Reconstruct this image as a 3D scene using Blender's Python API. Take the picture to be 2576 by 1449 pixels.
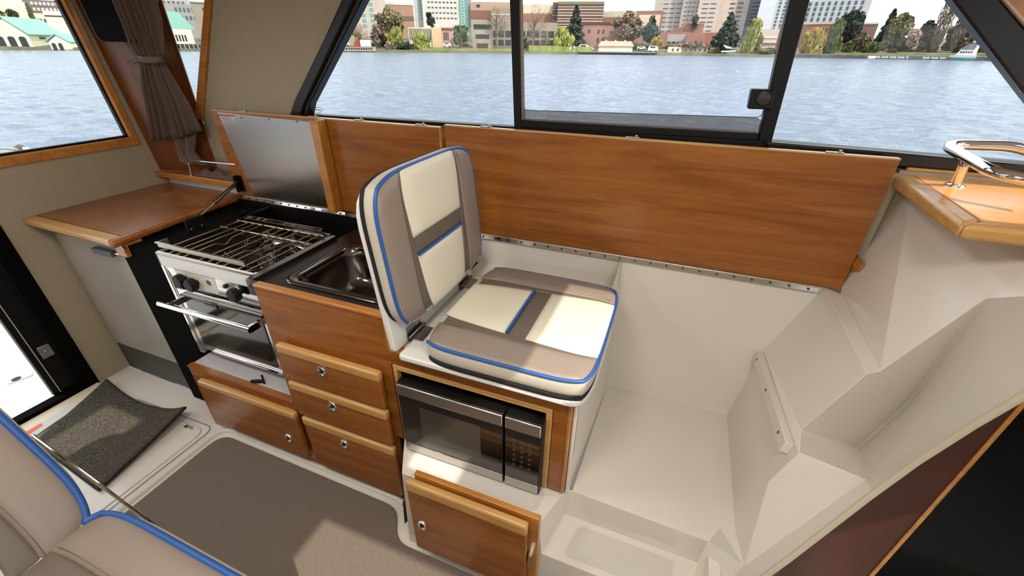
import bpy, bmesh, math, random
import numpy as np
from mathutils import Vector, Matrix
random.seed(7)
for o in list(bpy.data.objects): bpy.data.objects.remove(o)
SC = bpy.context.scene
COL = SC.collection
# ---------------------------------------------------------------- camera
FPX = 1052.75
PITCH, YAW, ROLL = math.radians(29.7816), math.radians(20.6148), math.radians(0.6399)
EYE = np.array([0.0, 0.0, 1.55])
cp, sp, cy, sy = math.cos(PITCH), math.sin(PITCH), math.cos(YAW), math.sin(YAW)
FW = np.array([-sy*cp, cy*cp, -sp]); RT0 = np.array([cy, sy, 0.0]); UP0 = np.cross(RT0, FW)
RT = RT0*math.cos(ROLL)+UP0*math.sin(ROLL); UPV = -RT0*math.sin(ROLL)+UP0*math.cos(ROLL)
cam = bpy.data.cameras.new('camera'); camo = bpy.data.objects.new('camera', cam); COL.objects.link(camo)
cam.sensor_width = 36; cam.lens = 36*FPX/2576; cam.clip_start = 0.02; cam.clip_end = 4000
camo.matrix_world = Matrix(((RT[0], UPV[0], -FW[0], EYE[0]), (RT[1], UPV[1], -FW[1], EYE[1]), (RT[2], UPV[2], -FW[2], EYE[2]), (0, 0, 0, 1)))
SC.camera = camo
# ---------------------------------------------------------------- world, sun, exposure
W = bpy.data.worlds.new('world'); SC.world = W; W.use_nodes = True
nt = W.node_tree; nt.nodes.clear()
wo = nt.nodes.new('ShaderNodeOutputWorld'); bg = nt.nodes.new('ShaderNodeBackground')
sky = nt.nodes.new('ShaderNodeTexSky'); sky.sky_type = 'NISHITA'; sky.sun_disc = False
SUN_AZ, SUN_EL = math.radians(-30), math.radians(49)      # angle from +X towards -Y
sky.sun_elevation = SUN_EL; sky.sun_rotation = math.radians(90)-SUN_AZ
sky.air_density = 1.0; sky.dust_density = 1.6; sky.ozone_density = 1.0
# thin high cloud veil over the blue
tc = nt.nodes.new('ShaderNodeTexCoord'); mp = nt.nodes.new('ShaderNodeMapping'); mp.inputs['Scale'].default_value = (1, 1, 3.5)
nz = nt.nodes.new('ShaderNodeTexNoise'); nz.inputs['Scale'].default_value = 2.2; nz.inputs['Detail'].default_value = 6
rp = nt.nodes.new('ShaderNodeValToRGB'); rp.color_ramp.elements[0].position = .3; rp.color_ramp.elements[0].color = (.72, .72, .72, 1)
rp.color_ramp.elements[1].position = .7; rp.color_ramp.elements[1].color = (1, 1, 1, 1)
mx = nt.nodes.new('ShaderNodeMixRGB'); mx.inputs[2].default_value = (7.2, 7.4, 7.6, 1)
nt.links.new(tc.outputs['Generated'], mp.inputs[0]); nt.links.new(mp.outputs[0], nz.inputs[0]); nt.links.new(nz.outputs[0], rp.inputs[0])
nt.links.new(rp.outputs[0], mx.inputs[0]); nt.links.new(sky.outputs[0], mx.inputs[1]); nt.links.new(mx.outputs[0], bg.inputs[0]); nt.links.new(bg.outputs[0], wo.inputs[0])
bg.inputs['Strength'].default_value = 0.32
sl = bpy.data.lights.new('sun', 'SUN'); sl.energy = 4.8; sl.angle = math.radians(0.6); sl.color = (1.0, .93, .80)
slo = bpy.data.objects.new('sun', sl); COL.objects.link(slo)
sd = Vector((math.cos(SUN_EL)*math.cos(SUN_AZ), math.cos(SUN_EL)*math.sin(SUN_AZ), math.sin(SUN_EL)))
slo.rotation_euler = sd.to_track_quat('Z', 'Y').to_euler(); slo.location = (0, 0, 8)
SC.view_settings.view_transform = 'Standard'; SC.view_settings.look = 'None'; SC.view_settings.gamma = 1
SC.view_settings.use_curve_mapping = False; SC.view_settings.exposure = 0.0
# unseen disk lamps added to fill the cabin from above
def ceiling_fill_light(x, y, z, e):
    l = bpy.data.lights.new('fill_light', 'AREA'); l.shape = 'DISK'; l.size = .34; l.energy = e; l.color = (1, .91, .80)
    lo = bpy.data.objects.new('fill_light', l); COL.objects.link(lo); lo.location = (x, y, z-.05)
CEIL = 2.02
for lx, ly in ((-1.5, .25), (-.35, .1), (.35, .1)): ceiling_fill_light(lx, ly, CEIL, 8.5)

# ---------------------------------------------------------------- geometry helpers
def ray(px, py):
    return RT*(px-1288)/FPX-UPV*(py-724.5)/FPX+FW
def V(px, py, ax, val):                 # point of the photo on the plane axis=value
    d = ray(px, py); t = (val-EYE[ax])/d[ax]; return EYE+d*t
def VX(px, py, v): return V(px, py, 0, v)
def VY(px, py, v): return V(px, py, 1, v)
def VZ(px, py, v): return V(px, py, 2, v)
def VP(px, py, a, b, c):                # ... on the plane through three points
    a, b, c = map(np.array, (a, b, c)); n = np.cross(b-a, c-a); d = ray(px, py)
    return EYE+d*(np.dot(a-EYE, n)/np.dot(d, n))
def far(px, py, r):                     # ... on the upright cylinder of radius r about the boat
    d = ray(px, py); return EYE+d*(r/math.hypot(d[0], d[1]))

class G:
    def __init__(s): s.v = []; s.f = []; s.m = []
    def add(s, vs, fs, m=0):
        n = len(s.v); s.v += [tuple(map(float, p)) for p in vs]; s.f += [tuple(i+n for i in f) for f in fs]; s.m += [m]*len(fs); return s
    def box(s, x0, x1, y0, y1, z0, z1, m=0):
        vs = [(x, y, z) for z in (z0, z1) for y in (y0, y1) for x in (x0, x1)]
        return s.add(vs, [(0, 2, 3, 1), (4, 5, 7, 6), (0, 1, 5, 4), (2, 6, 7, 3), (0, 4, 6, 2), (1, 3, 7, 5)], m)
    def prism(s, poly, off, m=0):       # poly: 3D points, off: extrusion vector
        n = len(poly); p = [np.array(q, float) for q in poly]; off = np.array(off, float)
        nm = sum((np.cross(p[i]-p[0], p[(i+1) % n]-p[0]) for i in range(n)), np.zeros(3))
        if np.dot(nm, off) > 0: p = p[::-1]
        vs = p+[q+off for q in p]
        return s.add(vs, [tuple(range(n)), tuple(range(2*n-1, n-1, -1))]+[(i, i+n, (i+1) % n+n, (i+1) % n) for i in range(n)], m)
    def tube(s, pts, r, n=10, closed=False, m=0, cap=True):
        P = [np.array(p, float) for p in pts]; k = len(P); rr = r if hasattr(r, '__len__') else [r]*k
        T = []
        for i in range(k):
            a = P[(i-1) % k] if (closed or i > 0) else P[i]; b = P[(i+1) % k] if (closed or i < k-1) else P[i]
            t = b-a; T.append(t/(np.linalg.norm(t)+1e-12))
        u = np.cross(T[0], (0, 0, 1.0));
        if np.linalg.norm(u) < 1e-3: u = np.cross(T[0], (0, 1.0, 0))
        u /= np.linalg.norm(u); vs = []
        for i in range(k):
            u = u-T[i]*np.dot(u, T[i]); u /= np.linalg.norm(u); w = np.cross(T[i], u)
            for j in range(n):
                a = 2*math.pi*j/n; vs.append(P[i]+(u*math.cos(a)+w*math.sin(a))*rr[i])
        fs = []
        for i in range(k if closed else k-1):
            for j in range(n):
                a, b = i*n+j, i*n+(j+1) % n; c, d = ((i+1) % k)*n+(j+1) % n, ((i+1) % k)*n+j
                fs.append((a, b, c, d))
        if not closed and cap: fs += [tuple(range(n-1, -1, -1)), tuple((k-1)*n+j for j in range(n))]
        return s.add(vs, fs, m)
    def lathe(s, prof, o, ax, n=20, m=0, sx=1.0):        # prof: [(radius, height)] about axis ax through o
        o = np.array(o, float); ax = np.array(ax, float); ax /= np.linalg.norm(ax)
        u = np.cross(ax, (0, 0, 1.0))
        if np.linalg.norm(u) < 1e-3: u = np.array((1.0, 0, 0))
        u /= np.linalg.norm(u); w = np.cross(ax, u); vs = []
        for r, h in prof:
            for j in range(n):
                a = 2*math.pi*j/n; vs.append(o+ax*h+(u*math.cos(a)*sx+w*math.sin(a))*r)
        fs = [(i*n+j, i*n+(j+1) % n, (i+1)*n+(j+1) % n, (i+1)*n+j) for i in range(len(prof)-1) for j in range(n)]
        fs += [tuple(range(n-1, -1, -1)), tuple((len(prof)-1)*n+j for j in range(n))]
        return s.add(vs, fs, m)
    def grid(s, rows, m=0, closed=False):
        nr, nc = len(rows), len(rows[0]); vs = [p for r in rows for p in r]
        fs = [(i*nc+j, i*nc+(j+1) % nc, (i+1)*nc+(j+1) % nc, (i+1)*nc+j) for i in range(nr-1) for j in range(nc if closed else nc-1)]
        return s.add(vs, fs, m)

def rnd_poly(pts, r, n=5):              # round the corners of a closed 3D polygon
    out = []; k = len(pts); P = [np.array(p, float) for p in pts]
    for i in range(k):
        p = P[i]; a = P[i-1]-p; b = P[(i+1) % k]-p; la, lb = np.linalg.norm(a), np.linalg.norm(b)
        ri = r[i] if hasattr(r, '__len__') else r
        ri = min(ri, la*.45, lb*.45); s = p+a/la*ri; e = p+b/lb*ri
        for j in range(n+1):
            t = j/n; out.append((1-t)**2*s+2*t*(1-t)*p+t*t*e)
    return out
def smooth_path(pts, r, n=6):
    P = [np.array(p, float) for p in pts]; out = [P[0]]
    for i in range(1, len(P)-1):
        a = P[i-1]-P[i]; b = P[i+1]-P[i]; la, lb = np.linalg.norm(a), np.linalg.norm(b); ri = min(r, la*.48, lb*.48)
        s = P[i]+a/la*ri; e = P[i]+b/lb*ri
        for j in range(n+1):
            t = j/n; out.append((1-t)**2*s+2*t*(1-t)*P[i]+t*t*e)
    out.append(P[-1]); return out

def worldloc(o):
    l = Vector((0, 0, 0))
    while o: l += o.location; o = o.parent
    return l
def obj(name, g, mats, parent=None, bevel=0, smooth=True, seg=2, fix=True, solid=0, sub=0, angle=35):
    if not isinstance(mats, (list, tuple)): mats = [mats]
    vs = np.array(g.v)
    if parent is not None: org = np.array(worldloc(parent))
    else:
        lo, hi = vs.min(0), vs.max(0); org = np.array([(lo[0]+hi[0])/2, (lo[1]+hi[1])/2, lo[2]])
    me = bpy.data.meshes.new(name); me.from_pydata([tuple(p) for p in vs-org], [], g.f)
    for m in mats: me.materials.append(m)
    me.polygons.foreach_set('material_index', g.m)
    if fix:
        bm = bmesh.new(); bm.from_mesh(me); bmesh.ops.recalc_face_normals(bm, faces=bm.faces); bm.to_mesh(me); bm.free()
    if smooth:
        me.polygons.foreach_set('use_smooth', [True]*len(me.polygons))
        me.set_sharp_from_angle(angle=math.radians(angle))
    o = bpy.data.objects.new(name, me); COL.objects.link(o)
    if parent is not None: o.parent = parent
    else: o.location = org
    if solid: md = o.modifiers.new('solid', 'SOLIDIFY'); md.thickness = solid; md.offset = -1
    if sub: md = o.modifiers.new('sub', 'SUBSURF'); md.levels = sub; md.render_levels = sub
    if bevel:
        md = o.modifiers.new('bevel', 'BEVEL'); md.width = bevel; md.segments = seg; md.limit_method = 'ANGLE'; md.angle_limit = math.radians(32)
        md.harden_normals = False
    return o
def thing(name, label, cat, loc, group=None):
    o = bpy.data.objects.new(name, None); COL.objects.link(o); o.location = [float(q) for q in loc]; o.empty_display_size = .05
    o['label'] = label; o['category'] = cat
    if group: o['group'] = group
    return o
def tag(o, label, cat, group=None):
    o['label'] = label; o['category'] = cat
    if group: o['group'] = group
    return o
def struct(name, g, mats, **k):
    o = obj(name, g, mats, **k); o['kind'] = 'structure'; return o
def sroot(name, loc):
    o = bpy.data.objects.new(name, None); COL.objects.link(o); o.location = [float(q) for q in loc]; o['kind'] = 'structure'; return o
def dup(root, label=None, group=None):
    r = root.copy(); COL.objects.link(r)
    if label: r['label'] = label
    if group: r['group'] = group
    def kids(a, b):
        for ch in [c for c in bpy.data.objects if c.parent == a]:
            c = ch.copy(); COL.objects.link(c); c.parent = b; kids(ch, c)
    kids(root, r); return r
def text(name, body, size, m, parent, o, right, up, align='CENTER', ext=.0004):
    cu = bpy.data.curves.new(name, 'FONT'); cu.body = body; cu.size = size; cu.align_x = align; cu.align_y = 'CENTER'; cu.extrude = ext
    cu.materials.append(m); t = bpy.data.objects.new(name, cu); COL.objects.link(t); t.parent = parent
    r = Vector(right).normalized(); u = Vector(up).normalized(); n = r.cross(u)
    l = Vector([float(q) for q in o])-worldloc(parent)
    t.matrix_local = Matrix(((r.x, u.x, n.x, l.x), (r.y, u.y, n.y, l.y), (r.z, u.z, n.z, l.z), (0, 0, 0, 1))); return t

# ---------------------------------------------------------------- materials
def lin(c):
    f = lambda x: x/12.92 if x <= .04045 else ((x+.055)/1.055)**2.4
    return (f(c[0]/255), f(c[1]/255), f(c[2]/255), 1)
def mat(name, c, rough=.5, metal=0, spec=.5, coat=0, bump=0, bscale=200, var=0, vscale=8, stretch=(1, 1, 1), trans=0, sheen=0, c2=None, detail=3, vcontrast=(.35, .65), aniso=0):
    m = bpy.data.materials.new(name); m.use_nodes = True; n = m.node_tree; b = n.nodes['Principled BSDF']
    col = lin(c); b.inputs['Base Color'].default_value = col; b.inputs['Roughness'].default_value = rough; b.inputs['Metallic'].default_value = metal
    b.inputs['Specular IOR Level'].default_value = spec; b.inputs['Coat Weight'].default_value = coat; b.inputs['Coat Roughness'].default_value = .12
    b.inputs['Transmission Weight'].default_value = trans; b.inputs['Sheen Weight'].default_value = sheen; b.inputs['Anisotropic'].default_value = aniso
    if var or bump or c2:
        t = n.nodes.new('ShaderNodeTexCoord'); mpp = n.nodes.new('ShaderNodeMapping'); mpp.inputs['Scale'].default_value = stretch
        n.links.new(t.outputs['Object'], mpp.inputs[0])
    if var or c2:
        nn = n.nodes.new('ShaderNodeTexNoise'); nn.inputs['Scale'].default_value = vscale; nn.inputs['Detail'].default_value = detail
        n.links.new(mpp.outputs[0], nn.inputs[0]); r = n.nodes.new('ShaderNodeValToRGB')
        r.color_ramp.elements[0].position = vcontrast[0]; r.color_ramp.elements[1].position = vcontrast[1]
        if c2: r.color_ramp.elements[0].color = col; r.color_ramp.elements[1].color = lin(c2)
        else:
            r.color_ramp.elements[0].color = tuple(q*(1-var) for q in col[:3])+(1,); r.color_ramp.elements[1].color = tuple(min(1, q*(1+var)) for q in col[:3])+(1,)
        n.links.new(nn.outputs[0], r.inputs[0]); n.links.new(r.outputs[0], b.inputs['Base Color'])
    if bump:
        n2 = n.nodes.new('ShaderNodeTexNoise'); n2.inputs['Scale'].default_value = bscale; n2.inputs['Detail'].default_value = 2
        n.links.new(mpp.outputs[0], n2.inputs[0]); bp = n.nodes.new('ShaderNodeBump'); bp.inputs['Strength'].default_value = bump; bp.inputs['Distance'].default_value = .002
        n.links.new(n2.outputs[0], bp.inputs['Height']); n.links.new(bp.outputs[0], b.inputs['Normal'])
    return m
def wood(name, c1, c2, stretch=(1.2, 14, 14), rough=.32, coat=.35):
    m = bpy.data.materials.new(name); m.use_nodes = True; n = m.node_tree; b = n.nodes['Principled BSDF']
    t = n.nodes.new('ShaderNodeTexCoord'); mpp = n.nodes.new('ShaderNodeMapping'); mpp.inputs['Scale'].default_value = stretch
    n.links.new(t.outputs['Object'], mpp.inputs[0])
    a = n.nodes.new('ShaderNodeTexNoise'); a.inputs['Scale'].default_value = 1.6; a.inputs['Detail'].default_value = 8; a.inputs['Distortion'].default_value = .9; a.inputs['Roughness'].default_value = .6
    n.links.new(mpp.outputs[0], a.inputs[0])
    f = n.nodes.new('ShaderNodeTexNoise'); f.inputs['Scale'].default_value = 22; f.inputs['Detail'].default_value = 4; n.links.new(mpp.outputs[0], f.inputs[0])
    mm = n.nodes.new('ShaderNodeMath'); mm.operation = 'MULTIPLY_ADD'; mm.inputs[1].default_value = .3
    n.links.new(f.outputs[0], mm.inputs[0]); n.links.new(a.outputs[0], mm.inputs[2])
    r = n.nodes.new('ShaderNodeValToRGB'); r.color_ramp.elements[0].position = .5; r.color_ramp.elements[1].position = .82
    r.color_ramp.elements[0].color = lin(c2); r.color_ramp.elements[1].color = lin(c1)
    n.links.new(mm.outputs[0], r.inputs[0]); n.links.new(r.outputs[0], b.inputs['Base Color'])
    b.inputs['Roughness'].default_value = rough; b.inputs['Coat Weight'].default_value = coat; b.inputs['Coat Roughness'].default_value = .18
    return m
def glass(name, tint, refl=.9):
    m = bpy.data.materials.new(name); m.use_nodes = True; n = m.node_tree; n.nodes.clear()
    o = n.nodes.new('ShaderNodeOutputMaterial'); t = n.nodes.new('ShaderNodeBsdfTransparent'); t.inputs[0].default_value = (*tint, 1)
    g = n.nodes.new('ShaderNodeBsdfGlossy'); g.inputs['Roughness'].default_value = .01; g.inputs[0].default_value = (refl, refl, refl, 1)
    fr = n.nodes.new('ShaderNodeFresnel'); fr.inputs[0].default_value = 1.35; mxx = n.nodes.new('ShaderNodeMixShader')
    ge = n.nodes.new('ShaderNodeNewGeometry'); sb = n.nodes.new('ShaderNodeMath'); sb.operation = 'SUBTRACT'; sb.inputs[0].default_value = 1; n.links.new(ge.outputs['Backfacing'], sb.inputs[1]); mu = n.nodes.new('ShaderNodeMath'); mu.operation = 'MULTIPLY'
    n.links.new(fr.outputs[0], mu.inputs[0]); n.links.new(sb.outputs[0], mu.inputs[1]); n.links.new(mu.outputs[0], mxx.inputs[0]); n.links.new(t.outputs[0], mxx.inputs[1]); n.links.new(g.outputs[0], mxx.inputs[2]); n.links.new(mxx.outputs[0], o.inputs[0])
    return m
M = {}
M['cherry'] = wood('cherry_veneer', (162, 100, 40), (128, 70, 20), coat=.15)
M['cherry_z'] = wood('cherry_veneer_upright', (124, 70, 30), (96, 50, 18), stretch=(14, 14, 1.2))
M['cherry_y'] = wood('cherry_worktop', (150, 94, 52), (124, 72, 36), stretch=(3, 3, 14))
M['maple'] = wood('light_wood_edging', (206, 160, 98), (184, 134, 74), rough=.35)
M['maple_dark'] = wood('amber_wood_edging', (196, 132, 58), (168, 104, 40))
M['dashwood'] = wood('dash_shelf_wood', (226, 168, 102), (208, 146, 80), stretch=(2, 9, 9))
M['gel'] = mat('white_gelcoat', (221, 215, 205), rough=.22, spec=.5, coat=.3)
M['gel_grip'] = mat('white_nonslip_gelcoat', (206, 201, 192), rough=.45, bump=.8, bscale=260)
M['liner'] = mat('beige_vinyl_liner', (160, 146, 122), rough=.75, bump=.25, bscale=420, var=.03, vscale=60)
M['white'] = mat('white_board', (222, 222, 218), rough=.35)
M['blackp'] = mat('black_plastic', (10, 9, 9), rough=.45, spec=.3)
M['blackg'] = mat('black_laminate', (18, 14, 12), rough=.36, spec=.4, var=.1, vscale=40)
M['frame'] = mat('bronze_black_frame', (24, 17, 14), rough=.32, spec=.4)
M['steel'] = mat('brushed_steel', (190, 188, 184), rough=.30, metal=1, bump=.15, bscale=60, stretch=(1, 1, 40), aniso=.4)
M['steelv'] = mat('satin_steel_sheet', (196, 193, 188), rough=.31, metal=1, bump=.012, bscale=30, stretch=(40, 1, 1), aniso=.6)
M['chrome'] = mat('chrome', (226, 226, 226), rough=.06, metal=1)
M['mirror'] = mat('polished_steel', (222, 220, 218), rough=.12, metal=1)
M['darksteel'] = mat('dark_polished_steel', (120, 112, 105), rough=.16, metal=1)
M['cream'] = mat('cream_vinyl', (224, 218, 196), rough=.5, bump=.12, bscale=500)
M['offwhite'] = mat('offwhite_vinyl', (196, 188, 172), rough=.5, bump=.12, bscale=500)
M['taupe'] = mat('taupe_vinyl', (140, 126, 115), rough=.4, bump=.15, bscale=500)
M['char'] = mat('charcoal_taupe_vinyl', (104, 94, 82), rough=.45, bump=.15, bscale=500)
M['blue'] = mat('blue_piping', (38, 88, 160), rough=.45)
M['carpet'] = mat('woven_grey_brown_carpet', (110, 98, 87), rough=.95, bump=.6, bscale=500, var=.13, vscale=330, c2=None, detail=1)
M['mat'] = mat('dark_ribbed_doormat', (52, 48, 42), rough=.97, c2=(92, 85, 72), vscale=170, detail=1, bump=1, bscale=200, vcontrast=(.42, .66))
M['rubber'] = mat('black_rubber', (20, 20, 23), rough=.8)
M['brown'] = mat('brown_curtain_cloth', (96, 76, 66), rough=.9, bump=.4, bscale=700, sheen=.1)
M['glass'] = glass('window_glass', (.90, .91, .90))
M['tint'] = glass('grey_tinted_glass', (.58, .55, .52))
M['clear'] = glass('clear_glass', (.97, .97, .97))
M['ovenglass'] = mat('dark_oven_glass', (14, 13, 12), rough=.05, spec=.7, coat=.6)
M['red'] = mat('red_print', (196, 40, 30), rough=.5)
M['orange'] = mat('orange_print', (226, 96, 50), rough=.5)
M['paper'] = mat('white_label_paper', (206, 206, 198), rough=.6)
M['ink'] = mat('dark_print', (60, 60, 58), rough=.6)
M['ceil'] = mat('ceiling_liner', (214, 208, 196), rough=.8)
M['fridge'] = mat('fridge_door_steel', (190, 184, 174), rough=.25, metal=.45, var=.06, vscale=3)
M['greyp'] = mat('grey_plastic', (92, 96, 104), rough=.5)
M['darkcarpet'] = mat('dark_cabin_carpet', (26, 24, 20), rough=.95, var=.3, vscale=200)  # dark carpet tone also stands in for the dimness of the forward cabin
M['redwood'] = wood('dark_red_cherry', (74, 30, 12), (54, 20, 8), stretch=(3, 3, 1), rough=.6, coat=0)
M['matblack'] = mat('matt_black_panel', (5, 5, 5), rough=.9, spec=.08)
M['rack'] = mat('brassy_steel_wire', (176, 160, 132), rough=.25, metal=1)
# ================================================================ CABIN SHELL
XS, YS, XF, YP = -2.62, 1.55, 1.75, -1.15      # stern wall, port window plane, forward end, starboard wall
def yz(x, pts): return [(x, y, z) for y, z in pts]
def xz(y, pts): return [(x, y, z) for x, z in pts]
# floor
g = G().box(XS-.03, -.05, YP, .93, -.06, -.004).box(-.05, .30, YP, .72, -.06, -.004).box(.30, XF, YP, .935, -.06, -.004); struct('floor', g, M['gel'], bevel=.004)
# raised gutter rim of the floor moulding around the carpet
rim = rnd_poly([(-1.735, -.6, 0), (-1.735, .80, 0), (-.735, .80, 0), (-.70, .675, 0), (-.02, .675, 0), (-.02, -.6, 0)], [.01, .09, .05, .05, .01, .01])
# stern wall with doorway and window
g = G()
T = (-.05, 0, 0)
g.prism(yz(XS, [(.785, -.004), (1.62, -.004), (1.62, 1.10), (.785, 1.10)]), T)
g.prism(yz(XS, [(.785, 1.10), (.85, 1.10), (.83, CEIL), (.785, CEIL)]), T)
g.prism(yz(XS, [(1.425, 1.10), (1.62, 1.10), (1.62, CEIL), (1.372, CEIL), (1.385, 1.80)]), T)
g.prism(yz(XS, [(.83, 1.80), (1.385, 1.80), (1.372, CEIL), (.83, CEIL)]), T)
g.prism(yz(XS, [(-.12, 1.90), (.785, 1.90), (.785, CEIL), (-.12, CEIL)]), T)
g.prism(yz(XS, [(YP, -.004), (-.12, -.004), (-.12, CEIL), (YP, CEIL)]), T)
struct('wall_stern', g, M['liner'])
# light seam strips on the stern wall
g = G()
g.prism([VX(182, -40, XS+.004), VX(190, -40, XS+.004), VX(200, 0, XS+.004), VX(366, 340, XS+.004), VX(358, 345, XS+.004), VX(190, 0, XS+.004)], (-.004, 0, 0))
struct('trim_1', g, mat('pale_trim_strip', (150, 140, 126), rough=.6))
# black sliding door frame
dr = sroot('door_1', (XS, .3, 0))
g = G().box(XS-.03, XS+.012, .735, .787, 0, 1.9).box(XS-.03, XS+.012, -.12, -.07, 0, 1.9).box(XS-.03, XS+.012, -.12, .787, 1.86, 1.91)
g.box(XS-.045, XS+.012, -.12, .787, -.004, .03); obj('door_frame', g, M['matblack'], dr, bevel=.003)
g = G().box(XS-.060, XS-.028, .630, .655, .029, 1.87).box(XS-.060, XS-.029, .656, .745, .029, 1.87); obj('sliding_stile', g, M['blackp'], dr, bevel=.004)
g = G().box(XS-.030, XS-.026, .6525, .6555, .04, 1.86); obj('edge_seal', g, mat('pale_edge_seal', (210, 205, 180), rough=.5), dr)
g = G().box(XS-.032, XS-.024, .67, .715, .235, .30).lathe([(.007, 0), (.007, .004)], (XS-.026, .692, .268), (1, 0, 0)); lt = obj('latch_plate', g, M['steel'], dr, bevel=.002)
# threshold with warning sticker
g = G().box(XS+.012, XS+.10, -.1, .78, -.004, .012); struct('trim_2', g, mat('cream_threshold', (222, 208, 178), rough=.4), bevel=.003)
# stern window
w1 = sroot('window_1', (XS, 1.1, 1.13))
gl = [(1.394, 1.138), (1.352, 1.76), (.87, 1.76), (.885, 1.138)]
ol = [(1.425, 1.098), (1.38, 1.80), (.835, 1.80), (.852, 1.098)]
def ringprism(x, inn, out, d, gg):
    n = len(inn)
    for i in range(n):
        j = (i+1) % n; gg.prism(yz(x, [inn[i], inn[j], out[j], out[i]]), (d, 0, 0))
g = G(); ringprism(XS+.012, gl, ol, -.055, g); obj('window_frame', g, M['maple_dark'], w1, bevel=.003)
il = [(a+(.006 if a > 1.1 else -.006)*0+(-.010 if a > 1.1 else .010), b+(.010 if b < 1.3 else -.010)) for a, b in gl]
g = G(); ringprism(XS-.01, il, gl, -.02, g); obj('gasket', g, M['blackp'], w1)
g = G().prism(yz(XS-.02, gl), (-.005, 0, 0)); obj('pane', g, M['glass'], w1)
# ---- port side
def py(*pts): return [VY(a, b, YS) for a, b in pts]
O1 = (0, .04, 0)
# brown wood panel between stern corner and the aft side window
cor_t, cor_b = np.array((XS+.002, 1.405, 1.715)), np.array((XS+.002, 1.47, .955))
up = cor_t+(cor_t-cor_b)*.38
a1 = VY(402, -10, YS); a2 = VY(402, 250, YS); a3 = VY(455, 470, YS)
up2 = a1.copy(); up2[2] = up[2]
ax_ = float(a1[0])
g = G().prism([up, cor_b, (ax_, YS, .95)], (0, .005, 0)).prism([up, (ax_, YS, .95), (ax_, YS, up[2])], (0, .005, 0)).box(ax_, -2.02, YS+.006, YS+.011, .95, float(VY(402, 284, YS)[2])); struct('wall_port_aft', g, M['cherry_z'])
g = G().prism([VY(a, b, YS-.004) for a, b in ((370, 325), (388, 325), (396, 352), (380, 352))], (0, .004, 0)); 
struct('trim_3', g, mat('pale_wall_patch', (170, 152, 128), rough=.7))
g = G().prism([VY(a, b, YS-.006) for a, b in ((388, 357), (432, 362), (436, 373), (394, 371))], (0, .006, 0)); struct('trim_4', g, mat('pale_wall_patch_low', (178, 156, 134), rough=.7))
# aft side window
w2 = sroot('window_2', py((440, 100))[0])
gp = py((402, -60), (524, -60), (520, 0), (496, 285), (402, 285))
op = py((388, -60), (540, -60), (535, 0), (513, 300), (388, 300))
g = G()
for i in range(1, 5):
    j = (i+1) % 5
    g.prism([gp[i]-(0, .012, 0), gp[j]-(0, .012, 0), op[j]-(0, .012, 0), op[i]-(0, .012, 0)], (0, .018, 0))
obj('window_frame', g, M['maple_dark'], w2, bevel=.002)
g = G().prism([p+(0, .007, 0) for p in gp], (0, .004, 0)); obj('pane', g, M['glass'], w2)
# beige pillar between the two side windows, running down to the shelf
top_l, top_r = py((538, -70))[0], py((960, -70))[0]
g = G().prism(py((538, -70), (535, 0), (513, 300), (505, 440), (760, 470), (745, 300), (868, 0), (908, -70)), O1)
struct('wall_port_pillar', g, M['liner'], bevel=.004)
# main window: bronze frame, fixed panes, sliding pane
w3 = sroot('window_3', (-.3, YS, 1.29))
F0 = (0, .045, 0); yo = np.array((0, -.015, 0))
def bar(gg, pts, dy=0, d=F0): gg.prism([p+yo+(0, dy, 0) for p in py(*pts)], d)
g = G(); bar(g, [(890, -60), (960, -60), (918, 0), (785, 260), (773, 320), (726, 320), (738, 283), (866, 0)]); lf = obj('window_frame', g, M['frame'], w3, bevel=.004)
g = G(); bar(g, [(905, -60), (885, -22), (868, 14), (752, 250), (735, 300), (765, 300), (776, 262), (902, 0), (930, -60)], -.012, (0, .02, 0)); obj('inner_lip', g, M['frame'], w3, bevel=.006)
g = G(); bar(g, [(1284, -60), (1307, -60), (1315, 322), (1297, 322)]); obj('mullion', g, M['blackp'], w3, bevel=.002)
g = G(); bar(g, [(1308, -40), (1311, -40), (1319, 322), (1315, 322)], .004, (0, .02, 0)); obj('felt_seal', g, mat('grey_felt_seal', (120, 110, 96), rough=.9), w3)
g = G(); bar(g, [(2000, -60), (2052, -60), (2035, 0), (1938, 360), (1905, 355), (1985, 0)]); obj('mullion', g, M['blackp'], w3, bevel=.003)
g = G(); bar(g, [(1310, 300), (1312, 320), (1905, 352), (1906, 334)], 0); g2 = bar(g, [(735, 300), (735, 345), (2620, 440), (2620, 412), (1925, 352), (1300, 318), (765, 286)], 0); obj('window_frame', g, M['blackp'], w3, bevel=.003)
g = G(); bar(g, [(1925, 352), (2240, 378), (2620, 413), (2620, 440), (2240, 412), (1925, 372)], -.02, (0, .02, 0)); obj('sill_rail', g, M['frame'], w3, bevel=.004)
g = G(); bar(g, [(2355, -60), (2389, 0), (2576, 245), (2640, 325), (2640, 150), (2576, 78), (2509, 0), (2470, -60)]); obj('window_frame', g, M['frame'], w3, bevel=.005)
g = G(); bar(g, [(2509, 0), (2640, 152), (2640, 130), (2520, 0)], -.008, (0, .03, 0)); obj('inner_lip', g, mat('pale_window_bead', (196, 182, 158), rough=.5), w3, bevel=.002)
for q in ([(930, -60), (1290, -60), (1305, 325), (765, 300)], [(2030, -60), (2360, -60), (2620, 300), (2620, 420), (1930, 360)]):
    g = G(); g.prism([p+(0, .02, 0) for p in py(*q)], (0, .005, 0)); obj('pane', g, M['glass'], w3)
g = G(); g.prism([p+(0, .012, 0) for p in py((1308, -60), (2005, -60), (1910, 345), (1316, 318))], (0, .004, 0)); obj('sliding_pane', g, M['clear'], w3)
ip = rnd_poly(py((1308, -60), (1314, 277), (1917, 296), (1998, -60)), [.001, .02, .03, .001])
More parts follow.
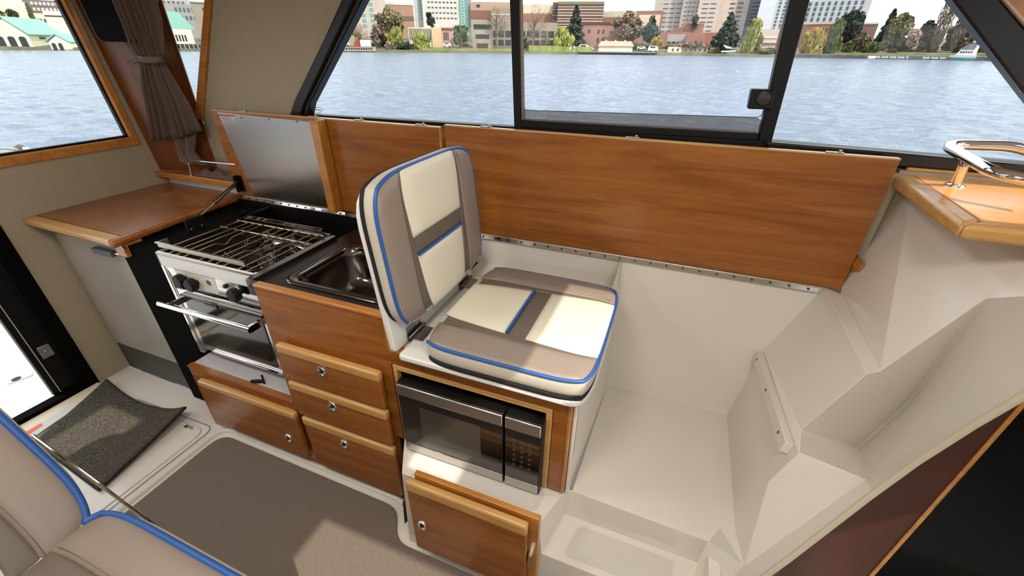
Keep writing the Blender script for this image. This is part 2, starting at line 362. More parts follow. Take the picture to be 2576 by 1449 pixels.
g = G(); g.prism([p+(0, .004, 0) for p in rnd_poly(py((1315, 277), (1917, 296), (1910, 345), (1316, 320)), [.01, .02, .002, .002])], (0, .004, 0)); obj('lower_pane', g, M['tint'], w3)
g = G(); g.tube(smooth_path([p+(0, .001, 0) for p in py((1311, 0), (1315, 277), (1917, 296), (1960, 130))], .02), .0011, 6); obj('pane_edge', g, M['rubber'], w3)
bl = [p for p in py((1887, 221), (1945, 223), (1937, 272), (1877, 270))]
g = G(); g.prism([p+(0, -.045, 0) for p in bl], (0, .045, 0)); lb = obj('latch', g, M['blackp'], w3, bevel=.004)
g = G(); g.lathe([(.017, 0), (.019, .004), (.017, .012), (.006, .016)], VY(1920, 248, YS-.045), (0, -1, 0), 20); obj('latch_knob', g, mat('dark_grey_knob', (44, 40, 38), rough=.5), lb)
# wood corner beyond the window at the top right
pA, pB = VY(2520, -60, YS), VY(2640, 130, YS); pA, pB = VY(2509, 0, YS), VY(2640, 150, YS); dd = (pB-pA)/(pB[2]-pA[2]); pC = pA+dd*(1.28-pA[2]); pD = pA+dd*(1.80-pA[2])
qA, qB = VY(2389, 0, YS), VY(2576, 245, YS); de = (qB-qA)/(qB[2]-qA[2]); qC = qA+de*(1.28-qA[2]); rB = VY(2640, 325, YS)
g = G().prism([qC, pC, pB+dd*.05, VY(2640, 325, YS)+de*.0], (0, .03, 0)); struct('trim_12', g, M['frame'])
g = G().prism([pD, pC, (XF, YS, 1.28), (XF, YS, 1.80)], (0, .04, 0)); struct('wall_port_forward', g, M['maple_dark'])
g = G().box(XS, XF, YS+.0, YS+.05, 1.765, CEIL); struct('wall_port_header', g, M['liner'])
# hull side below the windows
ZS = 1.275
g = G(); g.box(-2.62, -2.0, 1.488, 1.60, .60, .93); struct('wall_port_lower', g, M['white'], bevel=.003)
g = G(); g.box(-2.06, .60, 1.478, 1.60, .60, ZS-.02); struct('wall_port_sill', g, M['liner'])
# ceiling, starboard side, forward end (behind and beside the camera)
g = G(); x_prev = XS-.05
def sun_hole_slab(x0, x1, holes):
    y = YP-.05
    for h0, h1 in holes: g.box(x0, x1, y, h0, CEIL, CEIL+.05); y = h1
    g.box(x0, x1, y, 1.62, CEIL, CEIL+.05)
sun_hole_slab(XS-.05, -.86, []); sun_hole_slab(-.86, -.56, [(-.46, -.18)]); sun_hole_slab(-.56, .54, []); sun_hole_slab(.54, .62, [(-.47, -.25)]); sun_hole_slab(.62, .83, [(-.47, -.25), (-.02, .72)]); sun_hole_slab(.83, 1.15, [(-.47, -.25)])  # unseen roof openings, placed to shape the sun patches inside
sun_hole_slab(1.15, 1.20, []); sun_hole_slab(1.20, 1.62, [(.76, 1.12)]); sun_hole_slab(1.62, XF+.05, [])
struct('ceiling', g, M['ceil'])
g = G().box(XS, XF, YP-.05, YP, -.06, 1.36).box(XS, XF, YP-.05, YP, 1.72, CEIL)
for x in (-2.6, -1.25, .05, 1.0): g.box(x, x+.25, YP-.05, YP, 1.36, 1.72)
struct('wall_starboard', g, M['liner'])
g = G().box(XF, XF+.05, YP, 1.6, -.06, 1.15); struct('wall_forward', g, M['liner'])
g = G()
for y in (-1.15, .18, 1.50): g.box(XF-.05, XF, y, y+.07, 1.15, CEIL)
g.box(XF-.05, XF+.03, YP, 1.6, 1.15, 1.19).box(XF-.05, XF, YP, 1.6, CEIL-.05, CEIL); struct('window_4', g, M['frame'])
for x, y in ((-1.5, .25), (-.35, .1), (.35, .1)):
    t = thing('fill_lamp', 'round white housing of an added fill lamp on the cabin ceiling', 'lamp', (x, y, CEIL), 'added fill lamps on the ceiling')
    g = G().lathe([(.10, 0), (.10, -.012), (.085, -.03), (.05, -.04), (.01, -.042)], (x, y, CEIL), (0, 0, 1), 24); obj('fill_lamp_housing', g, M['white'], t)  # housing for the added fill lamp

# ================================================================ FLOOR COVERINGS
cp_ = rnd_poly([(-1.70, -.6, 0), (-1.70, .775, 0), (-.75, .765, 0), (-.68, .655, 0), (.02, .655, 0), (.02, -.6, 0)], [.01, .07, .05, .05, .02, .01])
g = G().prism(cp_, (0, 0, .008)); tag(obj('floor_carpet', g, [M['carpet']], bevel=.003), 'flat woven grey-brown carpet with rounded corners covering the cabin floor', 'carpet')
# raised white beads of the floor moulding
g = G()
pts = smooth_path([(-1.738, -.3, 0), (-1.738, .808, 0), (-.765, .80, 0), (-.74, .79, 0)], .07)
g.tube(pts, .012, 8); struct('trim_5', g, M['gel'])
# hatch in the floor
hp = rnd_poly([(-2.60, -.3, 0), (-2.60, .745, 0), (-1.80, .765, 0), (-1.80, -.3, 0)], [.01, .05, .05, .01])
g = G().prism([p-(0, 0, .004) for p in hp], (0, 0, .006)); h = obj('floor_hatch', g, M['gel'], bevel=.003)
tag(h, 'flat white hatch lid in the floor between doorway and grey-brown carpet', 'hatch')
ch = smooth_path([(-1.775, -.25, .0), (-1.775, .79, .0), (-2.3, .78, .0)], .05); g = G().tube(ch, .0018, 6); obj('seam', g, mat('grey_seam', (120, 114, 108), rough=.8), h)  # grey joint line around the hatch lid
c = VZ(475, 1076, .004); g = G(); g.prism(rnd_poly([c+(-.022, -.008, 0), c+(.022, -.008, 0), c+(.022, .008, 0), c+(-.022, .008, 0)], .007), (0, 0, .005)); obj('lift_ring', g, M['chrome'], h, bevel=.001)
# doormat with curled corners
mc = [VZ(270, 958, .02), VZ(470, 1033, .035), VZ(248, 1230, .02), VZ(88, 1112, .006)]
rows = []; N = 24
for i in range(N+1):
    u = i/N; r = []
    for j in range(N+1):
        v = j/N; a = mc[0]*(1-v)+mc[1]*v; b = mc[3]*(1-v)+mc[2]*v; p = a*(1-u)+b*u
        sag = math.sin(math.pi*v)*(1-u)**1.2
        d = (mc[3]-mc[0]); d = d/np.linalg.norm(d)
        p = p+d*sag*.035; p[2] = .006+.022*(abs(2*v-1)**3)*(1-u)**2+.018*(v**6)*(1-u)+.01*(v**5)
        r.append(p)
    rows.append(r)
g = G().grid(rows); md = obj('doormat', g, M['mat'], solid=.007); tag(md, 'dark grey ribbed doormat with curled corners lying inside the doorway', 'doormat')
loop = [rows[0][j] for j in range(N+1)]+[rows[i][N] for i in range(1, N+1)]+[rows[N][j] for j in range(N-1, -1, -1)]+[rows[i][0] for i in range(N-1, 0, -1)]
g = G().tube([p+(0, 0, -.002) for p in loop], .006, 6, closed=True); obj('rubber_edge', g, M['rubber'], md)
# warning sticker on the threshold
g = G(); g.prism([VZ(a, b, .0125) for a, b in ((58, 1092), (190, 1010), (212, 1012), (84, 1100))], (0, 0, .0004))
st = obj('warning_sticker', g, M['paper']); tag(st, 'small white sticker with an orange-red bar on the door threshold', 'sticker')
g = G(); g.prism([VZ(a, b, .013) for a, b in ((66, 1086), (103, 1064), (108, 1070), (74, 1093))], (0, 0, .0003)); obj('orange_bar', g, M['orange'], st)

# ================================================================ CORNER WORKTOP, FRIDGE, SHELF
t = thing('corner_worktop', 'reddish wood corner worktop with light wood front edge above the fridge', 'worktop', (-2.3, 1.16, .855))
A = [VZ(48, 549, .885), VZ(411, 457, .885), VZ(607, 489, .885), VZ(276, 606, .885)]
A[0][0] = max(A[0][0], XS+.005); A[1][0] = XS+.002; A[1][1] = 1.486; A[2][1] = 1.478
Af, Bf = A[0], A[3]
g = G().prism([Af+(0, .052, 0), A[1], A[2]+(-.02, 0, 0), Bf+(-.02, .052, 0)], (0, 0, -.025)); obj('top_board', g, M['cherry_y'], t)
g = G().prism([Af+(0, .052, 0), Bf+(0.0, .052, 0), Bf, Af], (0, 0, -.03)); obj('front_edging', g, M['maple'], t, bevel=.009, seg=3)
g = G().prism([Bf+(.022, -.01, .001), Bf+(-.02, .0, .001), A[2]+(-.02, 0, .001), A[2]+(.0, 0, .001)], (0, 0, -.03)); obj('side_edging', g, M['cherry'], t, bevel=.010, seg=3)
g = G().box(-2.05, -1.99, .875, .95, .80, .856); obj('support_block', g, M['maple_dark'], t, bevel=.003)
# shelf above it
t = thing('corner_shelf', 'small wood shelf with front fiddle below the brown curtain', 'shelf', (-2.35, 1.5, .93))
g = G().box(XS+.002, -2.03, 1.455, YS, .930, .952); obj('shelf_board', g, M['cherry_y'], t, bevel=.002)
g = G().box(XS+.002, -2.03, 1.440, 1.456, .926, .956); obj('front_edging', g, M['maple_dark'], t, bevel=.003)
g = G().box(XS+.002, XS+.02, 1.462, 1.482, .885, .926); obj('support_cleat', g, M['maple_dark'], t)
t = thing('shelf_rail', 'thin bent metal fiddle rail standing on the corner shelf', 'rail', (-2.3, 1.47, .956))
a = VY(476, 428, 1.452); a[2] = .956; b = VY(473, 403, 1.452); c = VY(560, 411, 1.452); c2 = VY(592, 414, 1.452)
g = G().tube(smooth_path([a, b, c, c2], .018), .0032, 8); obj('rail_tube', g, M['chrome'], t)
g = G().lathe([(.009, 0), (.009, .003), (.004, .005)], a, (0, 0, 1), 12); obj('foot', g, M['chrome'], t)
# fridge
t = thing('fridge', 'built-in fridge with plain pale steel door below the corner worktop', 'fridge', (-2.3, .92, 0))
FY = .925
def fy(*q): return [VY(a, b, FY) for a, b in q]
p = fy((140, 600), (330, 642), (500, 985), (335, 922)); x0, x1 = XS+.012, -2.055
g = G().box(x0, x1, FY+.03, 1.44, .0, .85); obj('cabinet_body', g, M['blackp'], t)
g = G().box(x0+.006, x1-.003, FY, FY+.03, .17, .80); d = obj('door', g, M['fridge'], t, bevel=.004)
g = G().box(x0+.004, x1-.002, FY-.003, FY+.03, .803, .822); obj('top_trim', g, M['blackp'], t)
g = G().box(x0+.004, x1, FY+.004, FY+.03, .0, .165); obj('plinth', g, mat('dark_grey_plinth', (66, 62, 56), rough=.5), t)
q = VY(268, 634, FY-.01); g = G().box(q[0]-.075, q[0]+.06, FY-.026, FY, q[2]-.012, q[2]+.014); hd = obj('door_latch', g, M['greyp'], d, bevel=.006)
g = G().tube([(q[0]+.06, FY-.012, q[2]+.005), (q[0]+.1, FY-.012, q[2]+.004), (-2.08, FY-.006, q[2]+.004)], .004, 6); obj('latch_strip', g, M['chrome'], hd)
# black galley end panel between fridge and cooker
t = thing('galley_end_panel', 'black laminate upright panel between the fridge and the cooker', 'panel', (-1.95, .9, 0))
g = G().box(-2.052, -1.83, .893, 1.45, 0, .846); obj('side_panel', g, M['matblack'], t, bevel=.003)
g = G().tube([(-2.05, .887, .848), (-1.99, .878, .846), (-1.97, .872, .838)], .006, 8).box(-2.04, -2.0, .882, .893, .80, .83); obj('hook_bracket', g, M['steel'], t)

# ================================================================ GALLEY CABINET
t = thing('galley_cabinet', 'stepped cherry wood galley cabinet holding drawers and the microwave', 'cabinet', (-.65, 1.0, 0))
Yc = .81
poly = [(-1.205, .002), (-1.205, .866), (-.705, .866), (-.705, .748), (-.140, .748), (-.140, .364), (-.735, .364), (-.735, .002)]
g = G().prism([(x, Yc, z) for x, z in [(-1.205, .002), (-1.205, .866), (-.703, .866), (-.703, .364), (-.735, .364), (-.735, .002)]], (0, .02, 0)); obj('drawer_panel', g, M['cherry'], t)
g = G()
MX0, MX1, MZ0, MZ1 = -.700, -.180, .364, .70
g.prism([(x, Yc, z) for x, z in [(-.703, .70), (-.140, .70), (-.140, .748), (-.703, .748)]], (0, .02, 0)); g.box(-.18, -.14, Yc, Yc+.02, .364, .70); obj('microwave_surround', g, M['cherry'], t)
g = G().box(-1.207, -.692, Yc-.004, Yc+.024, .866, .879).box(-.705, -.692, Yc-.004, Yc+.024, .752, .866).box(-.70, -.128, Yc-.004, Yc+.024, .748, .761).box(-.140, -.128, Yc-.004, Yc+.024, .366, .75)
obj('edge_trim', g, M['maple_dark'], t, bevel=.004)
g = G().box(-.696, -.182, Yc-.003, Yc+.02, .682, .70).box(-.20, -.182, Yc-.003, Yc+.02, .366, .682).box(-.696, -.683, Yc-.003, Yc+.02, .366, .682); obj('inner_frame', g, M['maple'], t, bevel=.002)
g = G().box(-1.20, -1.18, Yc+.02, 1.45, 0, .836); obj('carcass_side', g, M['blackp'], t)
g = G().box(-.70, -.145, Yc+.04, 1.45, .34, .356); obj('carcass_shelf', g, M['blackp'], t)
g = G().box(-.1275, -.1165, Yc+.006, 1.46, .355, .758).box(-.70, -.118, Yc+.024, 1.46, .742, .759); obj('white_box', g, M['gel'], t, bevel=.004)
g = G().box(-1.79, -1.205, Yc, Yc+.02, .002, .35).box(-1.79, -1.205, Yc-.003, Yc+.022, .348, .357); obj('under_cooker_panel', g, M['cherry'], t)

def ring_pull(par, x, y, z, r=.022):
    g = G().lathe([(r, 0), (r, .003), (r*.93, .006), (r*.74, .006), (r*.70, .002), (r*.3, .001)], (x, y, z), (0, -1, 0), 24, sx=.82)
    o = obj('ring_pull', g, M['chrome'], par)
    g = G().lathe([(r*.34, 0), (r*.34, .005), (r*.2, .007)], (x, y-.001, z), (0, -1, 0), 14); obj('pull_button', g, M['darksteel'], o)
def front(name, label, cat, x0, x1, z0, z1, y, grp, kx, kz, rail=.036):
    t = thing(name, label, cat, ((x0+x1)/2, y+.02, z0), grp)
    g = G().box(x0, x1, y, y+.02, z0, z1-rail); obj('front_panel', g, M['cherry'], t, bevel=.0045, seg=3)
    g = G().box(x0-.001, x1+.001, y-.004, y+.021, z1-rail, z1); obj('top_rail', g, M['maple'], t, bevel=.007, seg=3)
    g = G().box(x0+.02, x1-.02, y+.02, y+.028, z0+.01, z1-.01); obj('drawer_box', g, M['maple_dark'], t)
    ring_pull(t, kx, y-.0, kz); return t
DY = .780
gr = None
front('drawer', 'top one of the three stacked wood galley drawers, with round chrome pull', 'drawer', -1.150, -.733, .520, .672, DY, 'stacked galley drawers', VY(810, 933, DY)[0], VY(810, 933, DY)[2])
front('drawer', 'middle one of the three stacked wood galley drawers, with round chrome pull', 'drawer', -1.150, -.733, .343, .505, DY, 'stacked galley drawers', VY(838, 1021, DY)[0], VY(838, 1021, DY)[2])
front('drawer', 'bottom and tallest of the three stacked wood galley drawers, with round chrome pull', 'drawer', -1.142, -.733, .062, .328, DY, 'stacked galley drawers', VY(867, 1116, DY)[0], VY(867, 1116, DY)[2])
d = front('cabinet_door', 'low wood locker door under the cooker with chrome pull at its right', 'cabinet door', -1.705, -1.183, .065, .325, DY, None, VY(727, 1101, DY)[0], VY(727, 1101, DY)[2], rail=.03)

# pan ledge under the cooker
t = thing('cooker_ledge', 'silver grey ledge with small latch in front of the oven bottom', 'ledge', (-1.5, .87, .33))
g = G().box(-1.785, -1.207, .832, .945, .338, .356).box(-1.785, -1.207, .925, .945, .356, .366); obj('ledge_plate', g, mat('grey_painted_ledge', (184, 180, 182), rough=.35), t, bevel=.004)
q = VZ(657, 955, .362); g = G().lathe([(.006, -.02), (.008, 0), (.008, .02), (.005, .03)], q+(-.012, -.015, 0), (1, .35, 0), 10); g.tube([q+(-.02, .02, 0), q+(.03, -.012, 0)], .004, 6); obj('turn_latch', g, M['blackp'], t)

# lower helm step box: door on the white step
t = thing('cabinet_door', 'wood locker door on the white step below the microwave, chrome pull at left', 'cabinet door', (-.4, .66, .03))
LY = .640
dl = [VY(a, b, LY) for a, b in ((1015, 1207), (1322, 1328), (1340, 1560), (1040, 1372))]
zt = (dl[0][2]+dl[1][2])/2; x0, x1 = dl[0][0]+.003, -.19
g = G().box(x0, x1, LY, LY+.02, .065, zt-.045); obj('front_panel', g, M['cherry'], t, bevel=.005, seg=3)
g = G().box(x0-.001, x1+.001, LY-.003, LY+.021, zt-.045, zt); obj('top_rail', g, M['maple'], t, bevel=.008, seg=3)
ring_pull(t, VY(1063, 1320, LY)[0], LY, VY(1063, 1320, LY)[2], .021)
t2 = thing('door_frame', 'wood frame board on the front of the white step behind the locker door', 'frame', (-.4, .69, .03))
g = G().box(x0+.015, x1+.028, LY+.028, LY+.045, .05, zt+.006); obj('frame_board', g, M['maple_dark'], t2, bevel=.003)
g = G().box(x1+.004, x1+.014, LY+.012, LY+.03, .2, .26); obj('hinge', g, M['chrome'], t2)
print('zt', zt, x0)

g = G().prism(rnd_poly([VY(1013, 1262, .70), VY(1020, 1262, .70), VY(1029, 1308, .70), VY(1018, 1318, .70)], .004), (0, .01, 0)); tag(obj('black_strip', g, M['blackp']), 'small black upright strip left of the locker door on the white step', 'strip')  # black strip marking the slot beside the locker door

g = G().box(-2.05, -.13, .96, 1.476, -.06, -.02).box(-2.05, -.121, 1.474, 1.484, -.06, .60); struct('wall_port_hull', g, M['blackp'])
g = G().box(-.735, -.708, .834, 1.44, .0, .74); struct('trim_10', g, M['blackp'])
g = G().box(-.735, -.706, .845, 1.44, .355, .74).box(-.70, -.13, 1.2, 1.21, .36, .74); struct('trim_11', g, M['blackp'])
# ================================================================ FOLDED-UP LIDS
def lid(name, label, x0, x1, z0, z1, y=1.452, th=.02):
    t = thing(name, label, 'lid', ((x0+x1)/2, y+th/2, z0))
    g = G().box(x0+.001, x1-.001, y, y+th, z0, z1-.005); obj('lid_board', g, M['cherry'], t, bevel=.0015)
    g = G().box(x0, x1, y-.0005, y+th+.001, z1-.005, z1); obj('top_edging', g, M['maple'], t, bevel=.001)
    return t
LA = lid('folding_lid', 'folded-up wood lid behind the cooker, lined with a steel sheet on its left half', -2.045, -.836, .894, 1.292)
LB = lid('folding_lid', 'long folded-up cherry wood lid behind the helm seat and white locker', -.824, .572, .894, 1.302)
Yf = 1.452
def ly(*q, y=Yf): return [VY(a, b, y) for a, b in q]
sp_ = [(-1.995, 1.276), (-1.418, 1.276), (-1.395, .905), (-1.925, .915)]
a_, b_, c_, d_ = ly((548, 282), (808, 309), (860, 526), (640, 492))
g = G().prism([a_, b_, c_, d_], (0, -.003, 0)); sh = obj('steel_sheet', g, M['steelv'], LA, bevel=.0006)
for q in ((550, 290), (607, 296), (676, 300), (747, 306), (574, 386), (682, 486), (740, 492), (800, 498)):
    p = VY(*q, Yf-.003); g = G().lathe([(.0045, 0), (.004, .0015), (.001, .002)], p, (0, -1, 0), 10); obj('screw', g, M['darksteel'], sh)
lbp = ly((549, 287), (588, 290), (594, 306), (560, 303), y=Yf-.0034)
g = G().prism(lbp, (0, -.0004, 0)); lb = obj('warning_label', g, M['paper'], sh)
g = G().prism([lbp[0], lbp[1], lbp[1]*.78+lbp[2]*.22, lbp[0]*.78+lbp[3]*.22], (0, -.0008, 0)); obj('red_band', g, M['red'], lb)
for k in range(6):
    f = .33+k*.11; a = lbp[0]*(1-f)+lbp[3]*f; b = lbp[1]*(1-f)+lbp[2]*f; e = .92 if k % 2 else .7
    g = G().tube([a*.94+b*.06+(0, -.0006, 0), a*(1-e)+b*e+(0, -.0006, 0)], .0006, 4); obj('print_line', g, M['ink'], lb)
g = G().box(-1.418, -1.378, 1.400, 1.4515, .897, 1.290); obj('batten', g, M['maple_dark'], LA, bevel=.003)
g = G().box(-.845, -.836, 1.446, 1.4745, .897, 1.292); obj('end_edging', g, M['maple_dark'], LA, bevel=.001)
for par, pts in ((LA, ((590, 281), (780, 293), (895, 302), (1055, 313))), (LB, ((1218, 320), (1592, 344), (2090, 375)))):
    for q in pts:
        p = VZ(*q, 1.296 if par is LA else 1.305)
        z = 1.292 if par is LA else 1.302
        g = G().box(p[0]-.022, p[0]+.022, 1.457, 1.468, z, z+.004).lathe([(.004, 0), (.004, .006)], (p[0]+.012, 1.4625, z+.004), (0, 0, 1), 10); obj('catch_plate', g, M['steel'], par, bevel=.001)
def piano_hinge(label, x0, x1, y, z0, z1, n, par):
    t = thing('piano_hinge', label, 'hinge', ((x0+x1)/2, y, z0), 'piano hinges under the folded-up lids')
    g = G().prism([(x0, y, z0), (x1, y, z0), (x1, y+.004, z1), (x0, y+.004, z1)], (0, .002, 0)); obj('leaf', g, M['mirror'], t)
    g = G().tube([(x0, y+.002, z1+.002), (x1, y+.002, z1+.002)], .0032, 8); obj('barrel', g, M['steel'], t)
    for k in range(n):
        x = x0+(x1-x0)*(k+.5)/n; g = G().lathe([(.004, 0), (.0035, .0015), (.001, .002)], (x, y-.0005, (z0+z1)/2), (0, -1, 0), 10); obj('screw', g, M['darksteel'], t)
piano_hinge('long shiny steel piano hinge with screws under the long seat locker lid', -.70, .512, 1.446, .874, .890, 22, None)
piano_hinge('steel piano hinge with screws behind the cooker under the steel-lined lid', -1.99, -1.37, 1.446, .874, .890, 12, None)

# ================================================================ BLACK COUNTER WITH SINK
t = thing('sink_counter', 'black laminate counter beside the cooker carrying the steel sink', 'counter', (-.95, 1.14, .84))
sk = [VZ(710, 690, .851), VZ(868, 612, .851)]
SX0, SX1, SY0, SY1 = -1.175, -.775, .905, 1.235
g = G()
g.box(-1.262, SX0+.02, .834, 1.44, .838, .848).box(SX1-.02, -.712, .834, 1.44, .838, .848).box(SX0+.02, SX1-.02, .834, SY0+.02, .838, .848).box(SX0+.02, SX1-.02, SY1-.02, 1.44, .838, .848)
obj('counter_top', g, M['blackg'], t)
g = G().box(-1.83, -.715, 1.44, 1.4445, .60, .872); obj('back_upstand', g, M['blackg'], t)
g = G().box(-2.05, -1.83, 1.445, 1.452, .60, .872); obj('back_upstand', g, M['blackg'], t)
s = thing('sink', 'rectangular steel sink with rounded corners set in the black counter', 'sink', ((SX0+SX1)/2, (SY0+SY1)/2, .70))
def rr(x0, x1, y0, y1, z, r, n=6): return rnd_poly([(x0, y0, z), (x1, y0, z), (x1, y1, z), (x0, y1, z)], r, n)
rows = []
for ins, z, r in ((-.012, .849, .05), (-.010, .853, .05), (0, .8545, .05), (.010, .853, .055), (.016, .847, .06), (.022, .82, .062), (.032, .73, .07), (.045, .712, .08), (.07, .703, .08)):
    rows.append(rr(SX0+ins, SX1-ins, SY0+ins, SY1-ins, z, r))
cx = [(SX0+SX1)/2, (SY0+SY1)/2, .700]
rows.append([(np.array(p)*.06+np.array(cx)*.94) for p in rows[-1]])
g = G().grid(rows, closed=True); obj('bowl', g, M['darksteel'], s, fix=False, angle=60)
g = G().lathe([(.04, 0), (.04, .003), (.032, .003), (.03, -.002), (.004, -.002)], ((SX0+SX1)/2+.06, (SY0+SY1)/2-.02, .701), (0, 0, 1), 24); obj('drain', g, M['chrome'], s)

# ================================================================ COOKER
CX0, CX1, CYf, CYb, CZ = -1.800, -1.290, .880, 1.262, .862
t = thing('gas_cooker', 'polished steel gas cooker with wire pan rack, black knobs and glass oven door', 'cooker', (-1.55, 1.07, .36))
g = G().box(CX0+.01, CX1-.01, CYf+.03, CYb, .372, .80); obj('body', g, M['darksteel'], t, bevel=.003)
g = G()
g.box(CX0, CX1, CYf+.015, CYb, .80, .806)                       # hob tray
g.box(CX0, CX0+.006, CYf, CYb, .80, .852).box(CX1-.012, CX1, CYf, CYb, .80, .858).box(CX0, CX1, CYb-.006, CYb, .80, .866)
obj('hob_tray', g, M['darksteel'], t)
g = G().prism([(CX0, CYf, .857), (CX0, CYf+.012, .86), (CX0, CYf+.012, .80), (CX0, CYf, .80)], (CX1-CX0, 0, 0)); 
obj('front_strip', g, mat('strip_reflection_white', (236, 238, 240), rough=.35), t, bevel=.002)  # plain white colour stands in for reflections on the steel strip
# control panel leaning inwards
pz0, pz1 = .715, .80
g = G().prism([(CX0+.006, CYf+.004, pz1), (CX0+.006, CYf+.03, pz1), (CX0+.006, CYf+.03, pz0), (CX0+.006, CYf+.012, pz0)], (CX1-CX0-.012, 0, 0)); cpn = obj('control_panel', g, M['mirror'], t, bevel=.001)
def onp(x, z): return np.array((x, CYf+.004+(pz1-z)/(pz1-pz0)*.008, z))
g = G().prism([onp(-1.735, .797)-(0, .001, 0), onp(-1.515, .797)-(0, .001, 0), onp(-1.535, .723)-(0, .001, 0), onp(-1.735, .723)-(0, .001, 0)], (0, .001, 0)); pl = obj('sticker_and_reflection', g, mat('cream_sticker_and_reflection', (238, 234, 222), rough=.5), cpn)  # sticker made large and pale to imitate reflections in the panel too
g = G().lathe([(.012, 0), (.012, .0006), (.009, .0008), (.009, .0006)], onp(-1.56, .77)-(0, .0012, 0), (0, -1, 0), 20); obj('printed_badge', g, M['greyp'], pl)
for x, z in ((-1.685, .764), (-1.628, .757), (-1.40, .764)):
    o = onp(x, z); g = G(); n = 64; prof = [(.010, 0), (.012, .010), (.0255, .014), (.027, .020), (.026, .036), (.022, .040), (.004, .041)]
    ax = np.array((0, -1.0, 0)); vs = []
    for r, h in prof:
        for j in range(n):
            a = 2*math.pi*j/n; k = 1-(.07 if r > .02 else 0)*max(0, math.cos(8*a))**2
            vs.append(o+np.array((math.cos(a)*r*k, -h, math.sin(a)*r*k)))
    fs = [(i*n+j, i*n+(j+1) % n, (i+1)*n+(j+1) % n, (i+1)*n+j) for i in range(len(prof)-1) for j in range(n)]+[tuple(range(n)), tuple((len(prof)-1)*n+j for j in range(n))]
    g.add(vs, fs); obj('knob', g, M['blackp'], cpn)
g = G().lathe([(.008, 0), (.008, .006), (.005, .009)], onp(-1.468, .775), (0, -1, 0), 14); obj('ignition_button', g, M['blackp'], cpn)
# side posts of the front
g = G().box(CX0-.004, CX0+.012, CYf+.002, CYf+.02, .37, .80).box(CX0+.014, CX0+.020, CYf+.004, CYf+.02, .37, .80); obj('side_post', g, M['mirror'], t, bevel=.0015)
g = G().box(CX1-.012, CX1+.002, CYf+.002, CYf+.02, .37, .86); obj('side_post', g, M['mirror'], t, bevel=.0015)
# oven door
g = G().box(CX0+.024, CX1-.014, CYf+.004, CYf+.026, .395, .705); od = obj('oven_door', g, M['mirror'], t, bevel=.003)
g = G().box(CX0+.052, CX1-.04, CYf+.001, CYf+.005, .43, .664); obj('oven_window', g, M['ovenglass'], od, bevel=.001)
g = G().box(CX0+.10, CX1-.02, CYf-.004, CYf+.004, .398, .412); obj('bottom_strip', g, M['mirror'], od, bevel=.002)
g = G().box(CX0+.06, CX1-.02, CYf-.012, CYf+.004, .674, .690).box(-1.60, -1.535, CYf-.016, CYf-.008, .668, .69); obj('top_lip', g, M['darksteel'], od, bevel=.002)
hy = CYf-.055
g = G().tube([(CX0-.01, hy, .655), (CX1-.03, hy, .655)], .0125, 14); hb = obj('handle_bar', g, M['chrome'], od)
for x in (CX0+.035, CX1-.045): g = G().box(x, x+.014, hy, CYf+.006, .640, .668); obj('handle_bracket', g, M['mirror'], od, bevel=.002)
# wire pan rack
RZ = .868
rk = 'pan_rack'
g = G(); g.tube([(CX0+.01, CYf-.002, .857), (CX1-.01, CYf-.002, .857)], .0028, 8)
xs = [CX0+.03, CX0+.085, CX0+.125, CX0+.165, CX0+.245, CX0+.29, CX0+.33, CX0+.37, CX0+.44, CX0+.48]
for i, x in enumerate(xs):
    ye = CYb-.03
    if i in (3, 6): g.tube(smooth_path([(x, CYf, RZ), (x, CYf+.13, RZ), (x+.02, CYf+.15, RZ-.012), (x, CYf+.20, RZ), (x, ye, RZ)], .015, 3), .0019, 6)
    else: g.tube([(x, CYf, RZ), (x, ye, RZ)], .0019, 6)
g.tube([(CX0+.01, CYb-.03, RZ-.003), (CX1-.01, CYb-.03, RZ-.003)], .0032, 6); g.tube([(CX0+.01, CYb-.11, RZ-.004), (CX1-.01, CYb-.11, RZ-.004)], .0032, 6)
obj('pan_rack', g, M['rack'], t)
def rail_(name, x0, x1, y, z, h):
    g = G().box(x0, x1, y-.0012, y+.0012, z, z+h).box(x0, x1, y-.004, y+.004, z+h, z+h+.005); return obj(name, g, M['steel'], t)
a = VZ(395, 606, .905); b = VZ(630, 668, .895)
g = G().box(CX0-.0, CX1-.055, CYf+.018, CYf+.021, RZ+.004, RZ+.022).box(CX0, CX1-.055, CYf+.012, CYf+.021, RZ+.022, RZ+.026).box(CX0-.0, CX0+.002, CYf+.018, CYf+.06, RZ+.004, RZ+.024)
obj('front_fiddle', g, M['steel'], t)
g = G().box(CX0+.0, CX1-.03, CYb-.014, CYb-.011, RZ-.01, RZ+.022).box(CX0+.035, CX0+.05, CYb-.016, CYb-.008, RZ+.022, RZ+.038); obj('rear_fiddle', g, M['darksteel'], t)
